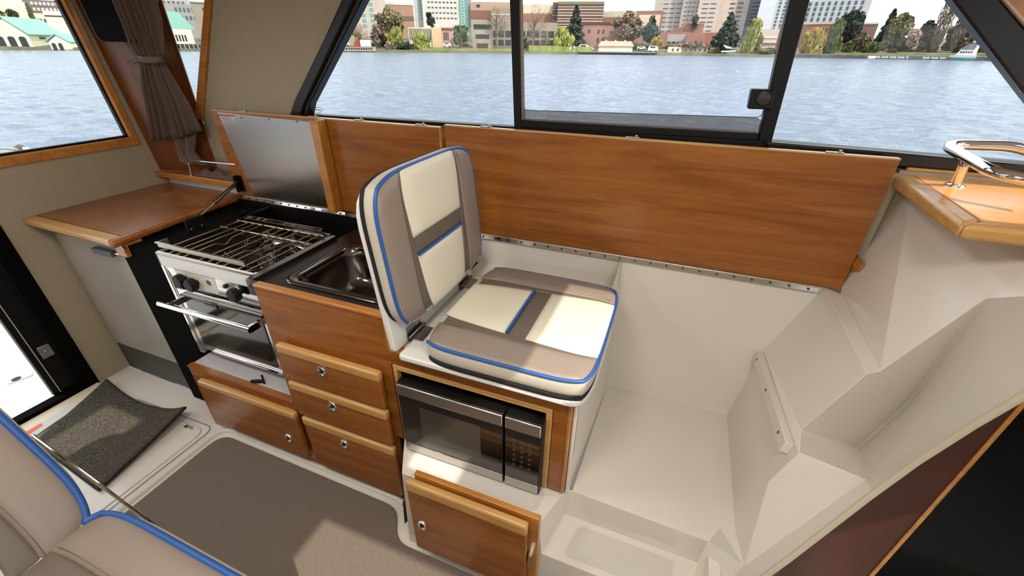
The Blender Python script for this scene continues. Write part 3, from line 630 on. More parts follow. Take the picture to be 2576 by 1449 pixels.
# burners with pan supports
for bx, by, r in ((-1.63, 1.00, .028), (-1.44, 1.14, .036), (-1.42, .98, .024), (-1.64, 1.17, .03)):
    g = G().lathe([(r*1.25, 0), (r*1.25, .008), (r, .012), (r, .022), (r*.8, .026), (.004, .028)], (bx, by, .806), (0, 0, 1), 24); bo = obj('burner', g, M['darksteel'], t)
    g = G().lathe([(r*.8, 0), (r*.8, .005), (.003, .007)], (bx, by, .834), (0, 0, 1), 24); obj('burner_cap', g, M['blackp'], bo)
    g = G()
    for k in range(4):
        an = k*math.pi/2+.5; c, s_ = math.cos(an), math.sin(an)
        g.tube(smooth_path([(bx+c*r*2.3, by+s_*r*2.3, .808), (bx+c*r*2.1, by+s_*r*2.1, .846), (bx+c*r*.7, by+s_*r*.7, .846)], .008, 3), .0022, 5)
        g.tube([(bx+c*r*2.3, by+s_*r*2.3, .808), (bx-s_*r*2.3, by+c*r*2.3, .808)], .0022, 5)
    obj('pan_support', g, M['blackp'], bo)
# curved steel heat baffle along the back right of the hob
g = G(); rows = []
for i in range(9):
    a = math.pi*i/8; rows.append([(CX1-.24, 1.2-.03*math.cos(a), .806+.03*math.sin(a)), (CX1-.02, 1.2-.03*math.cos(a), .806+.03*math.sin(a))])
g.grid(rows); obj('heat_baffle', g, M['mirror'], t)
# right side rail of cooker well
g = G().box(CX1+.002, CX1+.028, CYf-.03, CYb, .845, .862).box(CX1+.002, CX1+.006, CYf-.03, CYb, .80, .845); g.box(CX1+.002, CX1+.05, CYf-.035, CYf-.03, .80, .862)
tag(obj('cooker_side_rail', g, M['darksteel'], bevel=.0015), 'polished steel rail along the right side of the cooker next to the sink counter', 'rail')
# black well wall left of cooker, gas strut bracket
g = G().prism([(-1.828, .893, .846), (-1.828, 1.44, .862), (-1.828, 1.44, .60), (-1.828, .893, .60)], (.006, 0, 0)); o = obj('cooker_well_lining', g, M['blackg']); tag(o, 'black laminate lining strip on the left inside wall of the cooker recess', 'panel')
t = thing('gas_strut', 'gas strut with black end brackets holding up the steel-lined cooker lid', 'strut', (-1.95, 1.2, .86))
e1 = np.array((-1.80, 1.16, .868)); e2 = np.array(VY(597, 458, 1.435))
e1 = VX(492, 553, -1.815); mid = e1+(e2-e1)*.42
g = G().tube([mid, e2+(e2-e1)*-.03], .0082, 12); obj('cylinder', g, M['darksteel'], t)
g = G().tube([e1, mid], .0036, 10); obj('rod', g, M['chrome'], t)
g = G().lathe([(.009, -.008), (.011, 0), (.009, .008)], e2, (1, .0, 0), 14); obj('ball_joint', g, M['blackp'], t)
g = G().box(e2[0]-.01, e2[0]-.005, 1.425, 1.450, e2[2]-.05, e2[2]+.03).box(e2[0]-.01, e2[0]+.02, 1.4475, 1.4505, e2[2]-.05, e2[2]+.03); obj('upper_bracket', g, M['blackp'], t)
g = G().box(e1[0]-.006, e1[0]+.003, e1[1]-.045, e1[1]+.03, e1[2]-.055, e1[2]+.012); lbk = obj('lower_bracket', g, M['blackp'], t, bevel=.002)
for dy in (-.03, .015): g = G().lathe([(.004, 0), (.002, .002)], e1+(.003, dy, -.03), (1, 0, 0), 8); obj('screw', g, M['chrome'], lbk)

# ================================================================ MICROWAVE
t = thing('microwave', 'stainless and black glass microwave oven built into the wood cabinet under the seat', 'microwave', (-.43, 1.0, .36))
MY = .776; mx0, mx1, mz0, mz1 = -.668, -.198, .366, .664
mz0 = .3655
g = G().box(mx0+.008, mx1-.006, MY+.03, 1.18, mz0, mz1-.012); obj('casing', g, M['blackp'], t, bevel=.004)
dv = -.312
g = G().box(mx0, dv-.003, MY, MY+.034, mz0, mz1); dr_ = obj('door', g, M['blackp'], t, bevel=.004)
g = G().box(mx0+.003, dv-.004, MY-.004, MY+.004, mz1-.046, mz1-.003); obj('door_top_band', g, M['steel'], dr_, bevel=.003)
g = G().box(mx0+.003, dv-.004, MY-.002, MY+.004, mz0+.004, mz0+.040); obj('door_bottom_band', g, M['steel'], dr_, bevel=.001)
g = G().box(mx0+.004, dv-.005, MY-.0015, MY+.002, mz0+.045, mz1-.047); dg = obj('door_glass', g, M['ovenglass'], dr_)
g = G().box(mx0+.075, dv-.075, MY-.0018, MY-.001, mz0+.088, mz1-.075); obj('viewing_mesh', g, mat('dark_grey_mesh', (52, 50, 44), rough=.3, coat=.6), dr_)
for k in range(7):
    g = G().box(-.508+k*.0065, -.5045+k*.0065, MY-.0022, MY-.0015, mz0+.060, mz0+.066-(k % 3)*.001); obj('small_lettering', g, M['greyp'], dg)
g = G().box(dv+.002, mx1, MY, MY+.034, mz0, mz1); cpn = obj('control_panel', g, M['blackp'], t, bevel=.004)
g = G().box(dv+.004, mx1-.004, MY-.004, MY+.004, mz1-.046, mz1-.003); obj('panel_top_band', g, M['steel'], cpn, bevel=.003)
g = G().box(dv+.004, mx1-.004, MY-.002, MY+.004, mz0+.004, mz0+.040); obj('panel_bottom_band', g, M['steel'], cpn, bevel=.001)
g = G().box(dv+.005, mx1-.005, MY-.0015, MY+.002, mz0+.045, mz1-.047); gp_ = obj('panel_glass', g, M['ovenglass'], cpn)
for r in range(6):
    for c in range(3):
        x = dv+.028+c*.024; z = mz1-.085-r*.021
        g = G().box(x, x+.009, MY-.0022, MY-.0015, z, z+.0016).box(x+.002, x+.007, MY-.0022, MY-.0015, z-.005, z-.004); obj('key_print', g, M['greyp'], gp_)

# ================================================================ FLIP SEAT
def cushion(root, O, U, Vv, N, a, b, th, drop=0.0, name='cushion', e=.075, zipb=True, ce=7, pipe=0, pr_=.0050, zf=0, side='offwhite', flare=0, tsv=.70, wide=.17):
    """padded cushion: O centre of its underside, U hinge->front, V across, N up"""
    O, U, Vv, N = [np.array(q, float) for q in (O, U, Vv, N)]
    def F(s, t_, h):
        k = e*(abs(t_)**ce); k2 = e*(abs(s)**ce)
        return O+U*(a/2*s*(1-k))+Vv*(b/2*t_*(1-k2))+N*h
    def outline(n=140, sc=1.0, h=0):
        o = []
        for i in range(n):
            w = i/n*4; q = int(w); f = w-q; f = -1+2*f
            s, t_ = [(f, -1), (1, f), (-f, 1), (-1, -f)][q]; o.append(F(s*sc, t_*sc, h))
        return o
    # body band
    ht = th
    rows = []
    for sc, h in ((.95, ht*.22), (.985, ht*.235), (1.0, ht*.30), (1.012, ht*.5), (1.012, ht*.72), (1.0, ht*.93), (.985, ht*.97), (.9, ht*.9)):
        rows.append(outline(sc=sc+flare*math.sin(math.pi*min(1, max(0, h/ht)))**1.0, h=h))
    g = G().grid(rows, closed=True); g.add(rows[0], [tuple(range(len(rows[0])))]); g.add(rows[-1], [tuple(range(len(rows[0])))])
    body = obj('side_band', g, M[side], root, angle=80)
    if zipb:
        rows = [outline(sc=.95, h=.0), outline(sc=.992+zf, h=.0), outline(sc=1.0+zf, h=ht*.10), outline(sc=.99+zf, h=ht*.235), outline(sc=.9, h=ht*.235)]
        g = G().grid(rows, closed=True); obj('zip_band', g, M['rubber'], root, angle=80)
    ks = ([(s, -1) for s in np.linspace(-.985, 1, 60)] if pipe <= 0 else [])+([(1, q) for q in np.linspace(-1, 1, 60)] if pipe == 0 else [])+([(s, 1) for s in np.linspace(1, -.985, 60)] if pipe >= 0 else [])
    if pipe == -1: ks = [(-1, q) for q in np.linspace(-.78, -1, 8)]+ks
    if pipe == 1: ks = ks+[(-1, q) for q in np.linspace(1, .88, 6)]
    pp = [F(s*1.002, q*1.002, ht*.955) for s, q in ks]; pp = [p for i, p in enumerate(pp) if i == 0 or np.linalg.norm(p-pp[i-1]) > 1e-4]
    g = G().tube(pp, pr_, 8); obj('edge_piping', g, M['blue'], root, angle=180)
    def patch(nm, m, s0, s1, tl, tr, pu, nS=26, nT=16, outer=0, par=root):
        rows = []
        for i in range(nS+1):
            s = s0+(s1-s0)*i/nS; r = []
            for j in range(nT+1):
                f = j/nT; t_ = tl(s)*(1-f)+tr(s)*f
                xi = abs(2*i/nS-1); et = abs(2*f-1)
                puff = (max(0, 1-xi**10)**.5)*(max(0, 1-et**4)**.5)
                if outer: puff = (max(0, 1-xi**8)**.5)*(math.sin(math.pi*min(1, .06+.94*(f if outer > 0 else 1-f)))**.55 if 0 < f < 1 else 0)
                r.append(F(s, t_, ht*.955+pu*puff+.004*(1-abs(t_)**2)))
            rows.append(r)
        g = G().grid(rows); return obj(nm, g, M[m], par, angle=70)
    ts = lambda s: tsv
    tcn = lambda s: tsv-wide-.03+(wide+.015)*min(1, max(0, (s+.95)/1.75))**.9
    for sg, nm in ((-1, 'side_panel'), (1, 'side_panel')):
        sp = patch(nm, 'taupe', -.97, .985, lambda s: sg*.995, lambda s: sg*ts(s), .011)
        patch('accent_strip', 'char', -.93, .97, lambda s: sg*ts(s), lambda s: sg*tcn(s), .004)
        st = [F(s, sg*(ts(s)+.03), ht*.955+.0095) for s in np.linspace(-.9, .93, 30)]
        g = G().tube(st, .0009, 4); obj('stitching', g, M['char'], root)
    cu, cd = -.10, .13
    patch('cream_panel', 'cream', -.985, cu-.02, lambda s: -tcn(s), lambda s: tcn(s), .012)
    patch('cream_panel', 'cream', cd, .995, lambda s: -tcn(s), lambda s: tcn(s), .014)
    patch('cross_band', 'char', cu, cd, lambda s: -tcn(s), lambda s: tcn(s), .004, nS=8)
    pl = [F(cu-.01, t_, ht*.955+.009) for t_ in np.linspace(-tcn(cu)*.99, tcn(cu)*.99, 24)]
    g = G().tube(pl, .0042, 8); obj('cross_piping', g, M['blue'], root)
    return body
t = thing('helm_seat', 'folding helm seat in cream and taupe vinyl with blue piping on white boards', 'seat', (-.36, 1.0, .762))
SB = .762
g = G().prism([p for p in rnd_poly([(-.640, .772, SB), (-.105, .772, SB), (-.085, .86, SB), (-.085, 1.16, SB), (-.13, 1.27, SB), (-.640, 1.30, SB)], [.012, .05, .05, .05, .05, .02])], (0, 0, .020)); obj('seat_board', g, M['white'], t, bevel=.005)
st_ = SB+.020
sU = np.array((1.0, -.01, 0)); 
seatc = (-.325, 1.020, st_)
sc_ = bpy.data.objects.new('seat_cushion', None); COL.objects.link(sc_); sc_.parent = t; sc_.location = Vector([float(q) for q in seatc])-t.location
cushion(sc_, seatc, (1, 0, .0), (0, 1, 0), (0, 0, 1), .475, .505, .070, tsv=.60, wide=.14)
# back: leaning board
ln = math.radians(5.5); bu = np.array((-math.sin(ln), 0, math.cos(ln))); bn = np.array((math.cos(ln), 0, math.sin(ln)))
B0 = np.array((-.676, .785, .767)); 
g = G().prism(rnd_poly([B0, B0+(0, .52, 0), B0+(0, .515, 0)+bu*.485, B0+bu*.485], [.02, .03, .12, .10]), bn*.020); obj('back_board', g, M['white'], t, bevel=.006)
bc = B0+(0, .262, 0)+bu*.292+bn*.020
bk = bpy.data.objects.new('back_cushion', None); COL.objects.link(bk); bk.parent = t; bk.location = Vector([float(q) for q in bc])-t.location
cushion(bk, bc, bu, (0, -1, 0), bn, .430, .535, .052, drop=1, e=.11, ce=5.5, tsv=.60, wide=.13)
# grab clip on the back of the cushion top
g = G().tube([B0+(-.0, .085, 0)+bu*.487+bn*.006, B0+(0, .16, 0)+bu*.490+bn*.006], .006, 8); obj('top_tab', g, M['white'], t)
for y in (.845, 1.185):
    hg = B0+(0, y-B0[1], 0)+bn*.0205
    g = G().prism([hg+bu*.004, hg+(0, .085, 0)+bu*.004, hg+(0, .08, 0)+bu*.048, hg+(0, .005, 0)+bu*.048], bn*.003)
    h = obj('butt_hinge', g, M['steel'], t, bevel=.0005)
    g = G().box(-.645, -.605, y+.005, y+.08, st_, st_+.003); obj('lower_leaf', g, M['steel'], h, bevel=.0005)
    g = G().tube([(hg[0]+.008, y-.002, st_+.006), (hg[0]+.008, y+.088, st_+.006)], .0055, 10); obj('hinge_pin', g, M['darksteel'], h)
    for f in (.02, .045, .07):
        g = G().lathe([(.0045, 0), (.002, .0018)], hg+(0, f, 0)+bu*.03+bn*.003, bn, 8); obj('screw', g, M['darksteel'], h)
t = thing('side_hinge', 'narrow chrome hinge on the white side of the helm seat box', 'hinge', (-.11, .86, .70))
q = VX(1483, 955, -.113)
g = G().tube([(q[0]-.0, q[1], .70), (q[0], q[1], .758)], .004, 8).box(q[0]-.005, q[0], q[1]-.012, q[1]+.012, .70, .757); obj('hinge_leaf', g, M['chrome'], t)
# ================================================================ WHITE FIBREGLASS LINER (locker well, step, flared bulkhead)
Q = {}
Q['W1'] = VZ(1530, 965, .36); Q['W2'] = VZ(1828, 1043, .36); Q['W3'] = VZ(1850, 1338, .36); Q['N'] = VZ(1812, 1325, .36); Q['W4'] = VZ(1783, 1362, .36); Q['W5'] = VZ(1440, 1235, .36)
Q['B1'] = np.array((-.116, 1.470, .888)); Q['B2'] = VZ(2082, 739, .888); Q['B2'][1] = 1.468
Q['K1'] = VZ(1922, 881, .635); Q['K2'] = VP(2010, 1139, Q['W2'], Q['K1'], Q['W3']); Q['L'] = VP(1933, 1212, Q['W2'], Q['K1'], Q['W3'])
Q['A3'] = VZ(2015, 1082, .685); Q['A2'] = VP(2181, 940, Q['K1'], Q['B2'], Q['A3'])
Q['S2'] = VZ(2114, 741, .888); Q['S3'] = VY(2214, 934, Q['A2'][1]-.012)
Q['E2'] = VZ(2158, 1128, .665); Q['E3'] = VZ(2178, 1206, .655)
Q['I0'] = VY(1872, 1423, .775); Q['I00'] = VY(1795, 1500, .74)
Q['Rt'] = VY(2478, 752, 1.10)
Q['Rm'] = VP(2287, 1010, Q['A3'], Q['A2'], Q['Rt']); Q['E2'] = VP(2158, 1128, Q['A3'], Q['A2'], Q['Rt']); Q['S3'] = VP(2214, 934, Q['A3'], Q['A2'], Q['Rt'])
Q['E3'] = VY(2178, 1206, .90)
Q['I0'] = VY(1872, 1423, .775); Q['I00'] = VY(1795, 1500, .74)
hp = (VY(2228, 1176, .885), VY(2521, 828, .945), VY(2400, 1052, .835))
for k, x, y in (('I2', 2216, 1186), ('I3', 2400, 1052), ('I4', 2600, 900), ('Q0', 2228, 1176), ('Q1', 2333, 1063), ('Q2', 2410, 963), ('Q3', 2521, 828), ('Q4', 2600, 745)): Q[k] = VP(x, y, *hp)
print({k: np.round(Q[k], 2) for k in ('I2', 'I3', 'I4', 'Q0', 'Q1', 'Q4')})
Q['O00'] = VY(1872, 1480, .70); Q['O0'] = VY(1979, 1403, .72); Q['O1'] = VY(2180, 1247, .80); Q['O2'] = VY(2300, 1158, .79); Q['O3'] = VY(2440, 1066, .76); Q['O4'] = VY(2600, 970, .72)
print({k: np.round(Q[k], 2) for k in ('A3', 'A2', 'E2', 'S3', 'Rm', 'Rt', 'K2', 'L', 'E3')})
Q['T1'] = VZ(1421, 1293, .225); Q['T2'] = VZ(1753, 1415, .225); Q['T3'] = VZ(1368, 1373, .225); Q['T4'] = Q['T3']+(Q['T2']-Q['T1'])*1.02
Q['D1'] = VZ(1412, 1246, .36); Q['D2'] = VZ(1357, 1315, .36)
Q['D2'][1] = .693; Q['D3'] = np.array((-.632, .693, .36)); Q['D4'] = np.array((-.715, .835, .36)); Q['D5'] = np.array((-.125, .835, .36))
Q['F1'] = Q['D3']+(-.01, -.012, -.36); Q['F2'] = Q['D2']+(.004, -.012, -.36); Q['F3'] = Q['T3']+(0, -.012, -.225); Q['F4'] = Q['T4']+(0, -.012, -.225); Q['F0'] = Q['D4']+(-.012, 0, -.36)
Q['T3'][1] = .69; Q['T4'][1] = .69; Q['F3'][1] = .68; Q['F4'][1] = .68
Q['J1'] = VY(2294, 471, 1.50)
cpl = (Q['S3'], Q['Rt'], Q['J1'])
Q['S2'] = np.array(VZ(2114, 741, .888)); Q['J0'] = VP(2140, 640, Q['S2'], Q['J1'], Q['S3']); Q['U1'] = VP(2420, 560, *cpl); Q['U2'] = VP(2640, 600, *cpl)
print({k: np.round(Q[k], 2) for k in ('S2', 'J0', 'J1', 'U1', 'U2')})
Q['C0'] = np.array((-.116, .835, .36)); Q['C1'] = np.array((-.116, .835, .75)); Q['H1'] = np.array((-.72, 1.470, .888)); Q['H2'] = np.array((-.72, 1.452, .755)); Q['H3'] = np.array((-.116, 1.452, .755))
Q['X0'] = Q['O00']+(.02, .02, -.4); 
names = list(Q); ix = {k: i for i, k in enumerate(names)}
faces = ['W1 W2 W3 N W4 W5', 'W1 B1 B2 K1 W2', 'W2 K1 K2 L W3', 'K1 B2 A2 A3', 'K1 A3 K2', 'B2 S2 S3 A2', 'A3 E2 E3 K2', 'A3 A2 S3 Rt Rm E2',
         'S2 J0 J1 S3', 'S3 J1 U1 U2 Q4 Rt', 'Rt Q4 Q3', 'Rt Q3 Rm', 'Rm Q3 Q2', 'Rm Q2 Q1', 'Rm Q1 Q0 E2', 'E2 Q0 I2 E3',
         'Q0 Q1 Q2 Q3 Q4 I4 I3 I2',
         'L K2 E3 I0', 'W3 L I0', 'N W3 I0', 'N I0 T2 W4', 'T2 I0 I00 T4',
         'I0 E3 O1 O0', 'E3 I2 O2 O1', 'I2 I3 O3 O2', 'I3 I4 O4 O3', 'I00 I0 O0 O00',
         'W5 W4 T2 T1', 'T1 T2 T4 T3', 'T3 T4 F4 F3', 'D1 T1 T3 D2', 'D2 T3 F3 F2', 'D4 D5 W5 D1 D3'.replace('D4 D5 W5 D1 D3', 'D3 D2 D1 D5 D4'), 'D3 D2 F2 F1', 'D4 D3 F1 F0', 'D1 T1 W5', 'D1 W5 D5',
         'W5 W1 B1 C1 C0', 'B1 H1 H2 H3']
g = G(); g.add([Q[k] for k in names], [tuple(ix[k] for k in f.split()) for f in faces])
lin_ = struct('wall_locker_liner', g, M['gel'], bevel=.010, seg=3, fix=True, smooth=True)
lin_.modifiers.remove(lin_.modifiers['bevel'])
me = lin_.data; bm = bmesh.new(); bm.from_mesh(me)
bm.edges.ensure_lookup_table()
es = [e for e in bm.edges if len(e.link_faces) == 2 and e.calc_face_angle(0) > math.radians(12)]
bmesh.ops.bevel(bm, geom=es+[v for v in bm.verts], offset=.009, segments=4, affect='EDGES', profile=.5, clamp_overlap=True) if False else None
bm.to_mesh(me); bm.free()
md = lin_.modifiers.new('bevel', 'BEVEL'); md.width = .009; md.segments = 4; md.limit_method = 'ANGLE'; md.angle_limit = math.radians(14)
me.polygons.foreach_set('use_smooth', [True]*len(me.polygons))
# edge flange of the liner along the companionway
g = G(); ed = [Q[k]+(.004, .0, -.004) for k in ('O00', 'O0', 'O1', 'O2', 'O3', 'O4')]; g.tube(ed, .007, 8); struct('trim_6', g, mat('cream_edge_flange', (190, 182, 160), rough=.6))
# non-slip patches moulded in ledge and tread
g = G().prism(rnd_poly([(-.60, .725, .3602), (-.19, .725, .3602), (-.18, .80, .3602), (-.64, .80, .3602)], .02), (0, 0, .0012)); struct('trim_7', g, M['gel_grip'])
g = G().prism(rnd_poly([Q['T1']*.86+Q['T4']*.14, Q['T2']*.86+Q['T3']*.14, Q['T4']*.86+Q['T1']*.14, Q['T3']*.86+Q['T2']*.14], .02), (0, 0, .0012)); struct('trim_8', g, M['gel_grip'])
# cleat on the well wall
a, b = Q['K1'], Q['K2']; d = (b-a); ln_ = np.linalg.norm(d); d /= ln_; nrm = np.cross(Q['W2']-Q['K1'], Q['W3']-Q['K1']); nrm /= np.linalg.norm(nrm)
if nrm[0] > 0: nrm = -nrm
dn = np.cross(nrm, d); dn /= np.linalg.norm(dn)
if dn[2] > 0: dn = -dn
p0 = a+d*.015+dn*.004; p1 = b-d*.03+dn*.006
g = G().prism([p0, p1, p1+dn*.034, p0+dn*.034], nrm*.022)
ct = obj('cleat', g, M['gel'], bevel=.002); tag(ct, 'white bar cleat with three screws fixed to the side wall of the locker well', 'cleat')
for f in (.07, .46, .88):
    g = G().lathe([(.005, 0), (.004, .0015), (.001, .002)], p0+(p1-p0)*f+dn*.017+nrm*.022, nrm, 10); obj('screw', g, M['darksteel'], ct)
# hull side beige patch right of the lid and small wood bracket
g = G().box(.60, 1.4, 1.502, 1.60, .80, 1.262); struct('wall_port_panel', g, M['liner'])
br = [VY(2120, 640, 1.44), VY(2152, 635, 1.44), VY(2176, 668, 1.44), VY(2160, 680, 1.44), VY(2115, 676, 1.44)]
g = G().prism([VY(2125, 655, 1.49), VY(2152, 634, 1.485), VY(2176, 662, 1.42), VY(2166, 672, 1.42), VY(2136, 670, 1.478)], (0, 0, -.016)); tag(obj('corner_bracket', g, M['maple_dark'], bevel=.002), 'small wood corner ledge poking out behind the right end of the long lid', 'bracket')

# ================================================================ FORWARD CABIN SEEN PAST THE LINER
pan = [VY(1860, 1560, .93), VY(1990, 1400, .93), VY(2310, 1140, .93), VY(2640, 930, .93), VY(2640, 945, .93), VY(2190, 1449, .93), VY(2080, 1575, .93)]
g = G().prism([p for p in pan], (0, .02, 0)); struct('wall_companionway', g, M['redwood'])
g = G().tube([VY(2660, 922, .93), VY(2576, 1012, .93), VY(2190, 1449, .93), VY(2080, 1575, .93)], .005, 6); struct('trim_9', g, M['maple_dark'])
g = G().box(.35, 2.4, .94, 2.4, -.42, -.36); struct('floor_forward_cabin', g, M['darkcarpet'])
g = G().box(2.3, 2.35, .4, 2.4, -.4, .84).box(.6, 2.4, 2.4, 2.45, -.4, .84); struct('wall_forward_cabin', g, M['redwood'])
g = G().box(.62, 2.45, 1.605, 2.45, .84, .88).box(1.75, 2.45, .4, 1.605, .84, .88); struct('ceiling_forward_cabin', g, M['gel'])
g = G().box(.98, 1.9, 1.3, 2.35, -.36, -.02); tag(obj('berth', g, M['darkcarpet'], bevel=.03), 'dark berth box, forward cabin dimness put in its colour, at lower right', 'berth')

ok = [('O00', (1872, 1480)), ('O0', (1979, 1403)), ('O1', (2180, 1247)), ('O2', (2300, 1158)), ('O3', (2440, 1066)), ('O4', (2600, 970))]
g = G().grid([[Q[k]+(.004, 0, -.006) for k, p in ok], [VY(p[0]+4, p[1]+6, .929) for k, p in ok]]); struct('trim_13', g, M['gel'])
g = G().box(.30, .33, .70, .95, -.42, .30).box(.33, 1.72, .935, .955, -.42, -.0); struct('wall_companionway_base', g, M['gel'])
# ================================================================ DASH SHELF + GRAB RAIL
t = thing('dash_shelf', 'sunlit light wood dash shelf below the forward side window', 'shelf', (.9, 1.3, 1.215))
z = 1.252; a = VZ(2247, 410, z); a = np.array((.585, 1.53, z)); k1 = VZ(2425, 563, z); k2 = VZ(2720, 607, z); k3 = np.array((1.72, 1.53, z)); k2 = np.array((1.72, k1[1]-.01, z))
a = VY(2252, 404, 1.528); a[2] = z; 
g = G().prism([a+(.05, 0, 0), k1+(.045, .04, 0), k2+(0, .05, 0), k3], (0, 0, -.028)); obj('shelf_board', g, M['dashwood'], t)
g = G().prism([a, k1, k1+(.048, .045, 0), a+(.055, 0, 0)], (0, 0, -.034)); obj('side_edging', g, M['maple'], t, bevel=.010, seg=3)
g = G().prism([k1, k2, k2+(0, .05, 0), k1+(.048, .045, 0)], (0, 0, -.034)); obj('front_edging', g, M['maple'], t, bevel=.010, seg=3)
g = G().box(a[0]+.03, 1.72, 1.513, 1.528, z, z+.018); obj('back_fiddle', g, M['maple'], t, bevel=.003)
t = thing('grab_rail', 'bent chrome grab rail on a post standing on the sunlit dash shelf', 'grab rail', (.7, 1.4, z))
pb = VZ(2400, 470, z); ptop = pb+(0.0, -.0, .062)
zz = 1.325
q1 = VZ(2428, 408, zz); pb = np.array((q1[0]+.004, q1[1]+.004, z))
pb = VZ(2402, 467, z)
q1 = VZ(2428, 410, 1.318)
far_c = VZ(2368, 362, 1.342); 
b1 = VY(2372, 362, 1.50); b2 = VY(2560, 368, 1.49); b3 = VY(2640, 402, 1.48)
c1 = VY(2428, 404, 1.36); c2 = VY(2505, 438, 1.24); c3 = VY(2585, 462, 1.20); c4 = VY(2680, 470, 1.19)
g = G().tube(smooth_path([b3, b2, b1, c2, c4], .05, 8), .0125, 14); obj('rail_tube', g, M['chrome'], t)
jt = VY(2426, 412, 1.37)
g = G().tube([pb, jt], .011, 14); obj('post', g, M['chrome'], t)
g = G().lathe([(.021, 0), (.020, .003), (.013, .006)], pb, (0, 0, 1), 20); obj('base_flange', g, M['chrome'], t)

# ================================================================ NEAR SEAT (bottom left)
t = thing('companion_seat', 'taupe seat with blue piping closest to the camera at the lower left', 'seat', (-.8, -.05, .50))
zc = .535
s1 = bpy.data.objects.new('seat_cushion', None); COL.objects.link(s1); s1.parent = t
oc = np.array((-.790, -.032, zc)); s1.location = Vector([float(q) for q in oc])-t.location
cushion(s1, oc, (1, -.012, 0), (-.012, 1, 0), (0, 0, 1), .61, .50, .085, flare=.075, tsv=.60, wide=.2, pipe=1, pr_=.0085, zf=.095)
s2 = bpy.data.objects.new('back_cushion', None); COL.objects.link(s2); s2.parent = t
ln = math.radians(34); bu = np.array((-math.sin(ln), 0, math.cos(ln))); bn = np.array((math.cos(ln), 0, math.sin(ln)))
ob = np.array((-1.115, -.042, .545))+bu*.275-bn*.02; s2.location = Vector([float(q) for q in ob])-t.location
cushion(s2, ob, bu, (0, -1, 0), bn, .54, .50, .085, flare=.06, tsv=.60, wide=.2, e=.12, ce=4.5, pipe=-1, pr_=.0085, zf=.085)
g = G().prism([ob+bu*-.29+(0, -.25, 0)-bn*.02, ob+bu*-.29+(0, .20, 0)-bn*.02, ob+bu*.25+(0, .20, 0)-bn*.02, ob+bu*.25+(0, -.25, 0)-bn*.02], bn*.018); obj('back_board', g, M['rubber'], t, bevel=.004)
g = G().box(-1.06, -.5, -.28, .19, .515, .534); obj('seat_board', g, M['rubber'], t, bevel=.004)
g = G().box(-.95, -.55, -.28, .10, .0, .515); obj('pedestal', g, M['gel'], t, bevel=.02)
r1 = VZ(500, 1404, .50)
r0 = VZ(84, 1096, .52)
rod = thing('stay_rod', 'thin polished metal rod running past the port side of the near taupe seat', 'rod', (r0+r1)/2)
g = G().tube([r0, r1], .0042, 8); obj('rod_tube', g, M['chrome'], rod)
g = G().tube([r1, r1+(.0, -.06, 0)], .0042, 8); obj('rod_end', g, M['chrome'], rod)

# ================================================================ CURTAIN, SCREEN
L_ = [(283, -30), (290, 0), (315, 63), (328, 105), (347, 143), (353, 162), (359, 216), (372, 273), (385, 352)]
R_ = [(372, -30), (380, 0), (395, 48), (404, 102), (409, 143), (413, 162), (436, 203), (467, 260), (497, 330)]
AM = [.020, .020, .018, .014, .008, .008, .014, .020, .024]
rows = []; NC = 84
tt = np.linspace(0, 8, 49)
for q in tt:
    i = min(7, int(q)); f = q-i; f2 = f
    l = np.array(L_[i])*(1-f)+np.array(L_[i+1])*f; r = np.array(R_[i])*(1-f)+np.array(R_[i+1])*f; am = AM[i]*(1-f)+AM[i+1]*f
    row = []
    for j in range(NC+1):
        u = j/NC; p = l*(1-u)+r*u; P3 = VY(p[0], p[1]+ (0 if q < 7 else (q-7)*8*math.sin(u*3)), 1.345+.125*q/8)
        ph = u*2*math.pi*5.5+.4*math.sin(q*.8)+u*u*2
        row.append(P3+(am*.25*math.cos(ph), -am*math.sin(ph)-am*.4*math.sin(2.3*ph+1), 0))
    rows.append(row)
t = thing('curtain', 'brown curtain gathered by a tieback beside the small aft side window', 'curtain', (-2.3, 1.49, 1.0))
g = G().grid(rows); obj('curtain_cloth', g, M['brown'], t, solid=.0015, angle=180)
tb = [VY(346, 147, 1.395), VY(360, 150, 1.388), VY(390, 151, 1.388), VY(411, 149, 1.395), VY(412, 152, 1.43), VY(380, 154, 1.44), VY(346, 152, 1.43)]
rows = [[p+(0, 0, dz) for p in tb+[tb[0]]] for dz in (.012, -.012)]
g = G().grid(rows); g.tube([VY(348, 152, 1.41), VY(335, 158, 1.435), VY(322, 157, 1.45)], .006, 6); obj('tieback', g, M['brown'], t, solid=.003)
g = G().lathe([(.010, 0), (.010, .003), (.005, .005)], VY(321, 157, 1.462), (.5, -1, 0), 14); obj('tieback_stud', g, M['white'], t)
rows = []
LL = [(438, 352), (446, 375), (452, 393), (462, 402), (475, 410)]; RR = [(498, 328), (497, 352), (494, 380), (520, 400), (560, 412)]
for i in range(5):
    row = []
    for j in range(40):
        u = j/39; p = np.array(LL[i])*(1-u)+np.array(RR[i])*u; P3 = VY(p[0], p[1], 1.49-.01*i*0); ph = u*14
        row.append(P3+(0, -.014*math.sin(ph)-(.02 if i > 2 else 0), 0))
    rows.append(row)
g = G().grid(rows); obj('curtain_tail', g, M['brown'], t, solid=.0015, angle=180)
rows = []
for i in range(16):
    row = []
    for j in range(36):
        u = i/15; v = j/35; x = -2.37+.30*v; y = 1.470+.055*u
        h = .952+.03*math.sin(math.pi*u)*(math.sin(math.pi*v)**.7)*(1+.35*math.sin(v*19+u*6)+.2*math.sin(v*37-u*9))
        row.append((x, y, h+.001))
    rows.append(row)
g = G().grid(rows); obj('curtain_heap', g, M['brown'], t, angle=180)
